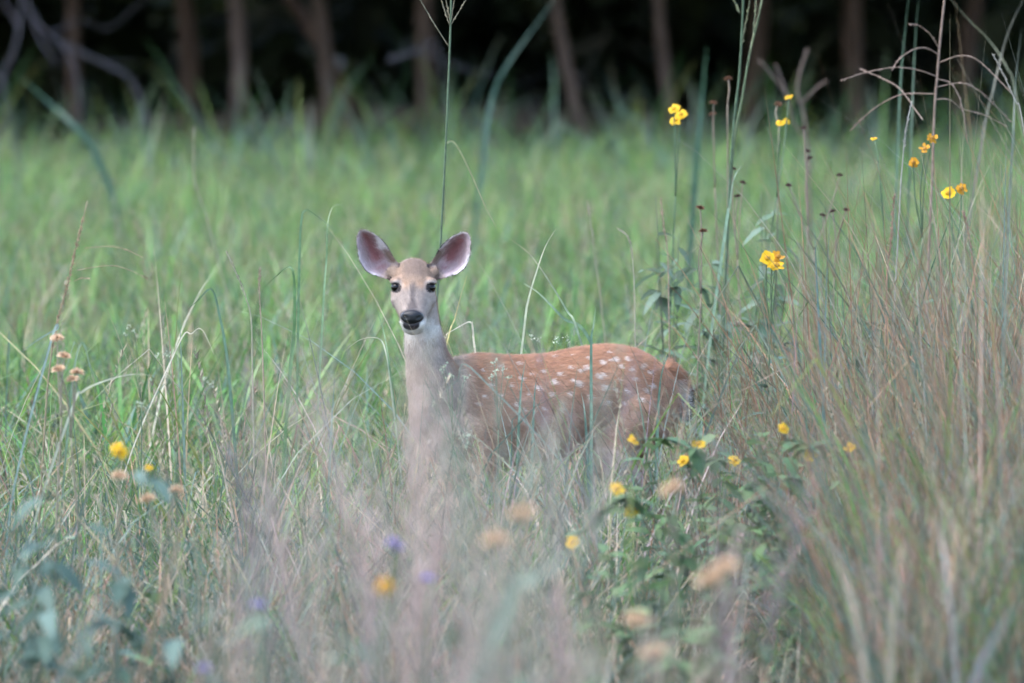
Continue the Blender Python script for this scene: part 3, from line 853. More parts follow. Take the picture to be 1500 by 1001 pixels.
# head
hr = (co - np.array(HC)) @ np.array(hR); hf = (co - np.array(HC)) @ np.array(hF); hu = zz - HC.z
hs = (co - np.array(P0)) @ np.array(ha)                      # along the face
headm = ss(hf, -.06, -.025) * (hu > -.13)
hp = hr + 0.02 * hs
Kh = np.tile(np.array([.235, .165, .125]), (nv, 1))
Kh = lerp(Kh, [.35, .225, .150], ss(.022 - np.abs(hu - .024 + .25*np.abs(hp)), 0, .018) * ss(np.abs(hp), .004, .022) * .75)     # warm brow
Kh = lerp(Kh, [.13, .095, .08], ss(hu, .036, .058) * ss(.036 - np.abs(hp), 0, .02) * .75)                  # dark cap
Kh = lerp(Kh, [.25, .205, .185], ss(hs, .085, .12))                                                          # greyer muzzle
Kh = lerp(Kh, [.09, .075, .075], ss(.012 + .008 * ss(hs, .13, .18) - np.abs(hp), 0, .011) * ss(hs, .075, .105) * .9)       # bridge line
Kh = lerp(Kh, [.30, .25, .225], ss(np.abs(hp), .03, .045) * ss(-hu, -.01, .02))                           # cheeks
for s in (-1, 1):
    de = np.sqrt(((hr - .0475 * s) / 1.12) ** 2 + ((hu - .0145) / 1.0) ** 2)
    up = np.sqrt(((hr - .044 * s) / 1.5) ** 2 + ((hu - .027) / .8) ** 2)
    Kh = lerp(Kh, [.40, .34, .31], (1 - ss(up, .006, .014)) * .6)
    Kh = lerp(Kh, [.36, .30, .28], (1 - ss(de, .014, .024)) * .5)
    Kh = lerp(Kh, [.02, .016, .016], (1 - ss(de, .0125, .0155)))
    lash = np.sqrt(((hr - .053 * s) / 2.2) ** 2 + ((hu - .022 - .1 * (np.abs(hr) - .05)) / .5) ** 2)
    Kh = lerp(Kh, [.03, .024, .024], (1 - ss(lash, .0055, .0085)) * .9)
chin = ss(-.070 - hu, 0, .012) * (hf > -.02)
Kh = lerp(Kh, C_WHITE, ss(-.062 - hu - 0.25 * np.abs(hp) + 0.004 * nz2, -.012, .006) * ss(hf, -.03, .01))
mouth = (1 - ss(np.sqrt(((hp + .002) / 1.35) ** 2 + ((hu + .081) / .9) ** 2), .0150, .0182)) * (hf > .05)
Kh = lerp(Kh, [.02, .016, .018], mouth)
nosed = (1 - ss(np.sqrt(((hp + .002) / 1.5) ** 2 + ((hu + .061) / 1.0) ** 2), .019, .0245)) * (hf > .06)
Kh = lerp(Kh, [.055, .05, .055], nosed * .9)
Kh = lerp(Kh, C_WHITE * .8, ss(-.083 - hu, 0, .01) * (1 - mouth))
headm = headm * ss(hu + .012 * nz1, -.135, -.095)
K = K * (1 - headm[:, None]) + Kh * headm[:, None]
throat = ss(.10 - np.abs(hr), 0, .03) * ss(-hu, .085, .11) * (1 - ss(-hu, .13, .22)) * (no[:, 1] < 0)
K = lerp(K, C_WHITE * .75, throat * .4)
# ears
kd = kdtree.KDTree(len(ear_pts))
for i, e in enumerate(ear_pts): kd.insert(Vector(e[0]), i)
kd.balance()
cand = np.where((zz > HC.z + .02) & (np.abs(hr) > .035))[0]
earw = np.zeros(nv)
for i in cand:
    _, j, dist = kd.find(Vector(co[i]))
    if dist > .013: continue
    _, w, v, s = ear_pts[j]
    edge = min(v, 1 - v); edge = min(edge, (1 - w) * 1.6)
    fr = float(no[i] @ np.array(hF))
    earw[i] = 1
    nn = 0.10 * nz2[i] + 0.12 * nz1[i]
    if fr > 0.05 and w > .06:
        inn = np.array([.25, .10, .105]); lil = np.array([.46, .385, .41]); wh = np.array([.62, .57, .60]); rim = np.array([.03, .026, .03])
        core = math.exp(-((v - .58 + nn * .6) / .33) ** 2) * min(max((.90 - w + nn) / .2, 0), 1) * min(max((w - .22) / .12, 0), 1)
        low = math.exp(-(((w - .20) / .10) ** 2 + ((v - .42 + nn) / .24) ** 2)) * .8
        t = min(max(core, low), 1)
        c = lil * (1 - t) + inn * t
        k = min(max((v - .80 + nn) / .10, 0), 1) if w > .38 else 0
        c = c * (1 - k) + wh * k
        k = min(max((.12 - v + nn * .5) / .08, 0), 1) * (w < .55); c = c * (1 - k) + wh * k
        if w < .45:
            k = min(max((v - .72) / .1, 0), 1) * min((.45 - w) / .1, 1); c = c * (1 - k) + np.array([.22, .155, .13]) * k
        if edge < .045: c = rim
        if w < .16:
            k = min((.16 - w) / .06, 1); c = c * (1 - k) + np.array([.27, .205, .18]) * k
        K[i] = c
    else:
        K[i] = np.array([.16, .115, .10]) if edge > .07 else np.array([.04, .033, .035])
K *= (1 + .16 * nz2 + .10 * nz1)[:, None]
K = np.clip(K * np.array([1.0, .975, .92]), .008, .85)
# hooves
K = lerp(K, [.03, .027, .025], 1 - ss(zz, .03, .04))
a = body_me.color_attributes.new('Col', 'FLOAT_COLOR', 'POINT')
c4 = np.ones((nv, 4)); c4[:, :3] = K
a.data.foreach_set('color', c4.ravel().astype(np.float32))

m, nt, out = base_mat('deer_coat')
N, L = nt.nodes.new, nt.links.new
at = N('ShaderNodeAttribute'); at.attribute_name = 'Col'
pb = N('ShaderNodeBsdfPrincipled'); pb.inputs['Roughness'].default_value = .75; pb.inputs['Specular IOR Level'].default_value = .2
tc = N('ShaderNodeTexCoord'); nzn = N('ShaderNodeTexNoise'); nzn.inputs['Scale'].default_value = 260; nzn.inputs['Detail'].default_value = 3
L(tc.outputs['Object'], nzn.inputs['Vector'])
mr = N('ShaderNodeMapRange'); mr.inputs[3].default_value = .75; mr.inputs[4].default_value = 1.25; L(nzn.outputs[0], mr.inputs[0])
hv = N('ShaderNodeHueSaturation'); L(at.outputs['Color'], hv.inputs['Color']); L(mr.outputs[0], hv.inputs['Value'])
L(hv.outputs[0], pb.inputs['Base Color'])
bm_ = N('ShaderNodeBump'); bm_.inputs['Strength'].default_value = .35; bm_.inputs['Distance'].default_value = .002
L(nzn.outputs[0], bm_.inputs['Height']); L(bm_.outputs[0], pb.inputs['Normal']); L(pb.outputs[0], out.inputs[0])
M_COAT = m
M_FUR = leaf_mat('deer_fur', None, 0.12, .65, .25, var=.1, nscale=120)
def gloss(name, c, rough, spec=.5, coat=0.0):
    m, nt, out = base_mat(name)
    p = nt.nodes.new('ShaderNodeBsdfPrincipled'); p.inputs['Roughness'].default_value = rough; p.inputs['Specular IOR Level'].default_value = spec
    p.inputs['Coat Weight'].default_value = coat; p.inputs['Coat Roughness'].default_value = .05
    nz_ = nt.nodes.new('ShaderNodeTexNoise'); nz_.inputs['Scale'].default_value = 400
    cr = nt.nodes.new('ShaderNodeValToRGB'); cr.color_ramp.elements[0].color = (*[x * .7 for x in c], 1); cr.color_ramp.elements[1].color = (*[x * 1.3 for x in c], 1)
    nt.links.new(nz_.outputs[0], cr.inputs[0]); nt.links.new(cr.outputs[0], p.inputs['Base Color'])
    if rough > .2:
        b = nt.nodes.new('ShaderNodeBump'); b.inputs['Strength'].default_value = .4; b.inputs['Distance'].default_value = .001
        nt.links.new(nz_.outputs[0], b.inputs['Height']); nt.links.new(b.outputs[0], p.inputs['Normal'])
    nt.links.new(p.outputs[0], out.inputs[0])
    return m
M_EYE = gloss('deer_eye', (.004, .003, .003), .05, .22, .0)
M_NOSE = gloss('deer_nose', (.008, .008, .009), .30, .28)

root = Vector((BX + .33, BY + .12, 0))
deer = empty('deer', root)
tag(deer, 'spotted young white-tailed deer with raised ears looking out of the grass', 'deer')
def place(name, me, mat):
    me.transform(Matrix.Translation(-root)); me.update()
    return mesh_obj(name, me, mat, deer)
place('body', body_me, M_COAT)
# fur: short strands lying along the body
pc = np.zeros(len(body_me.polygons) * 3); body_me.polygons.foreach_get('center', pc); pc = pc.reshape(-1, 3) + np.array(root)
pn = np.zeros(len(body_me.polygons) * 3); body_me.polygons.foreach_get('normal', pn); pn = pn.reshape(-1, 3)
pv0 = np.array([p.vertices[0] for p in body_me.polygons])
fr_ = np.random.default_rng(5)
is_ear = earw[pv0] > 0
wgt = np.where(pc[:, 2] > dz(600), 1.0, .55) * np.where(is_ear, .9, 1)
noeye = np.ones(len(pc))
for s in (-1, 1):
    noeye *= np.linalg.norm(pc - np.array(H(.0475 * s, .020, .0145)), axis=1) > .0165
noeye *= 1 - (nosed[pv0] > .3) * 1.0
noeye *= 1 - (mouth[pv0] > .3) * 1.0
wgt = wgt * noeye
sel = fr_.choice(len(pc), 150000, p=wgt / wgt.sum())
b = pc[sel] + fr_.normal(0, .0013, (len(sel), 3)); nn = pn[sel]; vi = pv0[sel]
flow = np.tile(np.array(ax_u) * 1.0 + np.array([0, 0, -.35]), (len(sel), 1))
isneck = (neckmask[vi] > .6) | ((zz[vi] > dz(575)) & (uu[vi] < .07))
nk = ss(neckmask[vi], .05, .9)[:, None]
flow = flow * (1 - nk) + np.array([.12, .1, -1.0]) * nk
flow[isneck & (zz[vi] > dz(560))] = np.array([.12, .1, -1.0])
hm = headm[vi] > .4
flow[hm] = -np.array(ha) * .9 + hR.to_tuple() * np.sign(hr[vi[hm]])[:, None] * .25
em = earw[vi] > 0
flow[em] = np.stack([np.sign(hr[vi[em]]) * .6, np.zeros(em.sum()), np.full(em.sum(), .8)], -1)
flow[(zz[vi] < .40)] = np.array([0, 0, -1.0])
flow += fr_.normal(0, .22, flow.shape)
tg = flow - nn * (flow * nn).sum(1)[:, None]
tg /= np.linalg.norm(tg, axis=1)[:, None] + 1e-9
ln = np.where(hm, .006, np.where(isneck, .015, np.where(em, .0042, .014))) * fr_.uniform(.6, 1.3, len(sel))
ln = np.where((uu[vi] > .7), ln * 1.25, ln)
tip = b + tg * ln[:, None] + nn * (ln * fr_.uniform(.12, .42, len(sel)))[:, None]
side = np.cross(tg, nn); side /= np.linalg.norm(side, axis=1)[:, None] + 1e-9
w_ = np.where(hm | em, .00045, .0007)[:, None]
fco = np.stack([b - side * w_, b + side * w_, tip], 1).reshape(-1, 3) - np.array(root)
fcol = np.repeat(K[vi] * fr_.uniform(.72, 1.32, (len(sel), 1)), 3, 0)
fur = mesh_obj('fur', fast_mesh('fur', fco, None, np.clip(fcol, 0, .9), np.arange(len(fco)).reshape(-1, 3)), M_FUR, deer)
fur['kind'] = 'stuff'
# eyes and nose
def uv_ellipsoid(name, c, axes, r3, mat, ns=24, nr=16):
    c = np.array(c); A = np.array([tuple(a) for a in axes]); co_ = []
    for i in range(nr + 1):
        ph = math.pi * i / nr
        for k in range(ns):
            a_ = 2 * math.pi * k / ns
            co_.append(c + A[0] * r3[0] * math.sin(ph) * math.cos(a_) + A[1] * r3[1] * math.sin(ph) * math.sin(a_) + A[2] * r3[2] * math.cos(ph))
    q = [(i * ns + k, i * ns + (k + 1) % ns, (i + 1) * ns + (k + 1) % ns, (i + 1) * ns + k) for i in range(nr) for k in range(ns)]
    return place(name, fast_mesh(name, np.array(co_), np.array(q)), mat)
for s in (-1, 1):
    uv_ellipsoid('eye', H(.0450 * s, .0155, .0145), (hR, hF, Zv), (.0142, .0170, .0130), M_EYE)
# nose pad: broad at the top with two nostrils
ns, nr = 36, 24; nco = []
nc = H(-.005, .099, -.0625)
for i in range(nr + 1):
    ph = math.pi * i / nr
    for k in range(ns):
        a_ = 2 * math.pi * k / ns
        x, y, z = math.sin(ph) * math.cos(a_), math.sin(ph) * math.sin(a_), math.cos(ph)
        wx = .031 * (1 - .22 * max(-z, 0)) * (1 + .10 * z)
        r_ = 1.0
        for s in (-1, 1):                    # nostrils
            r_ -= .26 * math.exp(-(((x - .60 * s) / .26) ** 2 + ((z + .05 - 0.2 * abs(x)) / .30) ** 2)) * (y > -.2)
        r_ -= .06 * math.exp(-(x / .08) ** 2) * (z < .2)
        nco.append(nc + hR * (x * wx * (.6 + .4 * r_)) + hF * (y * .020 * r_) + Zv * (z * .0205))
q = [(i * ns + k, i * ns + (k + 1) % ns, (i + 1) * ns + (k + 1) % ns, (i + 1) * ns + k) for i in range(nr) for k in range(ns)]
place('nose', fast_mesh('nose', np.array([tuple(v) for v in nco]), np.array(q)), M_NOSE)

# ------------------------------------------------------------------ end deer
# ------------------------------------------------------------------ plants one can tell apart
def ribbon_arrays(path, w0, colr, tipc=None, twist=0.3, fold=0.35, taper=0.8, r=random):
    """grass leaf along a path: V-folded strip, 3 points across"""
    n = len(path) - 1
    co, cc = [], []
    view = Vector((r.uniform(-.6, .6), -1, r.uniform(-.2, .3))).normalized()
    for i, p in enumerate(path):
        t = i / n
        tg = (path[min(i + 1, n)] - path[max(i - 1, 0)]).normalized()
        s = tg.cross(view)
        if s.length < .05: s = tg.cross(Vector((1, 0, 0)))
        s.normalize(); nn = s.cross(tg)
        a = twist * (t - .3) * 3
        s2 = s * math.cos(a) + nn * math.sin(a); n2 = nn * math.cos(a) - s * math.sin(a)
        w = w0 * .5 * (min(1, .55 + t * 1.5) if t < .35 else max(0.05, 1 - ((t - .35) / .65) ** (1 / taper) * .97))
        co += [p - s2 * w, p - n2 * w * fold, p + s2 * w]
        c = np.array(colr)
        if tipc is not None: c = c + (np.array(tipc) - c) * max(0, t - .55) / .45
        cc += [c * .95, c * 1.1, c * .95]
    q = []
    for i in range(n):
        a = i * 3
        q += [(a, a + 1, a + 4, a + 3), (a + 1, a + 2, a + 5, a + 4)]
    return np.array([tuple(v) for v in co]), np.array(q), np.array(cc)
def to_ground(pts, d, wander=0.03, r=random):
    """continue a stalk's last seen point down to the soil"""
    last = pts[-1]
    prev = pts[-2]
    k = last.z
    dxx = (last.x - prev.x) / max(prev.z - last.z, .02)
    g = Vector((last.x + max(-.12, min(.12, dxx * k * .5)), last.y + r.uniform(-wander, wander), -0.03))
    return pts + [last.lerp(g, .5) + Vector((dxx * k * .12, 0, 0)), g]
def stalk(t, root, pxs, d, r0, r1, colr, name='stem', mat=None, ground=True, sides=6, n=28):
    pts = [P(x, y, d + (q[0] if q else 0)) for x, y, *q in pxs]
    if ground: pts = to_ground(pts, d)
    path = [q - root for q in smooth_path(pts, n)]
    rad = [r1 + (r0 - r1) * (i / n) for i in range(n + 1)]
    return mesh_obj(name, tube_mesh(name, path, rad, colr, sides), mat or M_GRASS, t), path
def root_of(px, py, d):
    q = P(px, py, d); return Vector((q.x, d, 0))
def seeds_on(path, n, size, colr, r, spread=.9, width=.35, t0=0., t1=1.):
    m = len(path) - 1
    nr = np.random.default_rng(r)
    P_ = np.array([tuple(p) for p in path])
    f = nr.uniform(t0, t1, n) * m; i = np.minimum(f.astype(int), m - 1); fr = (f - i)[:, None]
    b = P_[i] * (1 - fr) + P_[i + 1] * fr
    tg = P_[i + 1] - P_[i]; tg /= np.linalg.norm(tg, axis=1)[:, None] + 1e-9
    # along the axis toward the tip (index 0 is the tip)
    dirv = -tg + nr.normal(0, spread, (n, 3)); dirv /= np.linalg.norm(dirv, axis=1)[:, None]
    sd = np.cross(dirv, nr.normal(0, 1, (n, 3))); sd /= np.linalg.norm(sd, axis=1)[:, None]
    L_ = size * nr.uniform(.6, 1.3, (n, 1)); w = L_ * width
    co = np.stack([b, b + dirv * L_ * .45 - sd * w * .5, b + dirv * L_, b + dirv * L_ * .45 + sd * w * .5], 1).reshape(-1, 3)
    c = np.repeat(np.array([colr]) * nr.uniform(.7, 1.35, (n, 1)), 4, 0)
    return co, np.arange(n * 4).reshape(-1, 4), c
def seed_obj(t, path, n, size, colr, r, name='seed_head', **kw):
    co, q, c = seeds_on(path, n, size, colr, r, **kw)
    return mesh_obj(name, fast_mesh(name, co, q, c), M_DRY, t)
TEAL, LUSHC, TANC, REDC, PALE = (.075, .12, .085), (.085, .14, .05), (.30, .23, .15), (.22, .13, .085), (.42, .36, .26)

# --- tall bare stalk with a few spread fingers, behind the deer's head
d = 25.9; root = root_of(645, 600, d); t = empty('grass_stalk', root)
stalk(t, root, [(661, -30), (660, 36), (656, 140), (651, 250), (646, 345), (640, 440)], d, .0032, .0026, (.12, .17, .10))
for pts, kk in (([(612, -6), (633, 30), (657, 68)], 1), ([(644, -8), (652, 18), (659, 38)], 2), ([(650, -14), (656, 14), (660, 38)], 3), ([(668, -12), (663, 14), (660, 38)], 4), ([(688, -8), (674, 14), (661, 36)], 5)):
    _, pa = stalk(t, root, pts, d, .0013, .0008, (.26, .23, .15), 'seed_branch', ground=False, n=10)
    seed_obj(t, pa, 40, .0085, (.30, .25, .16), kk, spread=.25)
co, q, c = ribbon_arrays([v - root for v in smooth_path([P(651, 330, d), P(652, 225, d), P(656, 209, d), P(668, 212, d), P(690, 255, d), P(712, 305, d), P(728, 334, d)], 24)], .006, (.2, .21, .10), TANC)
mesh_obj('leaf', fast_mesh('leaf', co, q, c), M_GRASS, t)
tag(t, 'tall slender green grass stalk with spread fingers rising behind the deer head', 'grass stalk')
# --- twin stalks with a drooping seed head
d = 27.4; root = root_of(1072, 400, d); t = empty('grass_stalk', root)
stalk(t, root, [(1090, -30), (1087, 40), (1083, 110), (1076, 170), (1071, 235), (1066, 330)], d, .0042, .003, (.10, .15, .085))
_, pa = stalk(t, root, [(1122, -30), (1110, 30), (1098, 80), (1086, 150), (1076, 205), (1068, 300)], d + .05, .0036, .003, (.13, .17, .09))
for k, pts in enumerate(([(1126, -35), (1117, 0), (1106, 40), (1099, 75)], [(1108, -35), (1107, 5), (1103, 50), (1098, 80)], [(1100, -30), (1097, 10), (1090, 45), (1085, 75)], [(1069, -12), (1077, 5), (1084, 20)])):
    _, pa = stalk(t, root, pts, d, .0014, .001, (.24, .24, .14), 'seed_branch', ground=False, n=10)
    seed_obj(t, pa, 70, .011, (.25, .25, .14), 20 + k, spread=.25)
tag(t, 'pair of crossing green grass stalks with a narrow seed head above the dried flower heads', 'grass stalk')
# --- dry stalk with arching branches
d = 27.6; root = root_of(1366, 500, d); t = empty('grass_stalk', root)
stalk(t, root, [(1387, -30), (1378, 50), (1373, 110), (1369, 160), (1366, 250), (1361, 360)], d, .0042, .003, (.24, .17, .13), mat=M_DRY)
ARCH = [[(1331, 35), (1346, 38), (1362, 50), (1376, 72)], [(1306, 104), (1318, 86), (1340, 72), (1358, 71), (1374, 80)], [(1235, 117), (1270, 106), (1310, 99), (1345, 103), (1371, 112)],
        [(1480, 135), (1458, 112), (1430, 87), (1405, 82), (1376, 92)], [(1417, 211), (1412, 170), (1404, 140), (1392, 122), (1373, 116)], [(1246, 191), (1270, 168), (1295, 150), (1325, 138), (1370, 138)],
        [(1480, 178), (1455, 152), (1430, 130), (1405, 122), (1372, 128)], [(1262, 102), (1290, 114), (1318, 130), (1340, 160), (1352, 176)], [(1475, 185), (1440, 168), (1410, 160), (1390, 146), (1370, 146)]]
for k, pts in enumerate(ARCH):
    pts = [(x, y, (-.25 + .06 * k) * (1 - i / (len(pts) - 1))) for i, (x, y) in enumerate(pts)]
    _, pa = stalk(t, root, pts, d, .0018, .0012, (.25, .18, .14), 'seed_branch', mat=M_DRY, ground=False, n=18)
    seed_obj(t, pa, 110, .009, (.27, .19, .15), 40 + k, spread=.22, t1=.85)
tag(t, 'dry pinkish brown stalk with long arching seed branches against the dark wood', 'grass stalk')
# --- brown seed spike, left
d = 23.6; root = root_of(70, 620, d); t = empty('grass_stalk', root)
_, pa = stalk(t, root, [(128, 295), (112, 360), (98, 420), (82, 480), (72, 545), (66, 620)], d, .0028, .0012, (.24, .19, .12), mat=M_DRY)
seed_obj(t, pa, 420, .0095, (.30, .21, .13), 60, spread=.4, t0=.06, t1=.5)
for k, pts in enumerate(([(206, 376), (185, 366), (160, 361), (124, 364)], [(214, 408), (190, 396), (160, 389), (113, 396)], [(128, 408), (118, 408), (109, 412)])):
    _, pb_ = stalk(t, root, pts, d, .0011, .0008, (.28, .22, .14), 'seed_branch', mat=M_DRY, ground=False, n=12)
    seed_obj(t, pb_, 44, .0085, (.30, .23, .14), 64 + k, spread=.2, t1=.7)
tag(t, 'leaning brown seed spike with two side branches arching out over the grass', 'grass stalk')
# --- more spikes, each its own
SPIKES = [([(331, 368), (346, 400), (360, 436), (368, 470), (370, 560)], 24.4, (.30, .28, .19), 'pale seed spike beside the broad bent grass blade'),
          ([(381, 392), (380, 430), (383, 480), (386, 560)], 24.8, (.30, .23, .16), 'thin upright tan seed spike near the broad green blade'),
          ([(1336, 148), (1327, 190), (1322, 240), (1318, 300)], 26.4, (.30, .28, .24), 'pale grey seed spike upright beside the wilted orange flowers'),
          ([(1455, 80), (1470, 110), (1488, 150), (1500, 190)], 26.2, (.28, .25, .20), 'grey seed spike leaning over the edge of the thicket'),
          ([(860, 295), (866, 330), (872, 380), (880, 440)], 29.5, (.28, .24, .17), 'faint tan seed spike in the bright field above the deer back'),
          ([(905, 335), (922, 352), (928, 400), (930, 470)], 26.8, (.32, .29, .20), 'nodding pale seed head behind the deer back'),
          ([(968, 290), (972, 330), (978, 372), (980, 470)], 27.2, (.30, .21, .15), 'brown seed spike below the leafy yellow flower stem'),
          ([(1411, 310), (1420, 350), (1428, 420), (1430, 500)], 24.0, (.27, .17, .12), 'rust brown seed spike in the dry thicket'),
          ([(1310, 285), (1306, 340), (1300, 400), (1298, 470)], 24.0, (.26, .16, .115), 'thick reddish dry stem in the thicket below the grey seed spike'),
          ([(284, 185), (284, 255), (292, 290), (306, 330)], 33.0, (.30, .25, .19), 'blurred straw stalk in the shady field under the dead branches')]
for k, (pts, d, c, lab) in enumerate(SPIKES):
    root = root_of(pts[-1][0], pts[-1][1], d); t = empty('grass_stalk', root)
    _, pa = stalk(t, root, pts, d, .0026, .0011, c, mat=M_DRY)
    seed_obj(t, pa, 150, .009, c, 80 + k, spread=.35, t0=.02, t1=.34)
    tag(t, lab, 'grass stalk')
# --- dry forked stem against the wood
d = 37.0; root = root_of(1180, 300, d); t = empty('dry_stem', root)
stalk(t, root, [(1183, 72), (1172, 105), (1168, 135), (1177, 165), (1184, 230), (1186, 300)], d, .0075, .004, (.15, .11, .09), mat=M_DRY)
for pts in ([(1112, 88), (1132, 112), (1152, 140), (1160, 175), (1176, 200)], [(1212, 118), (1195, 130), (1176, 150)], [(1136, 95), (1145, 118), (1155, 145)]):
    stalk(t, root, pts, d, .0045, .003, (.15, .11, .09), 'twig', mat=M_DRY, ground=False, n=10)
tag(t, 'dry forked brown stem standing against the dark wood beside the yellow blooms', 'dry stem')
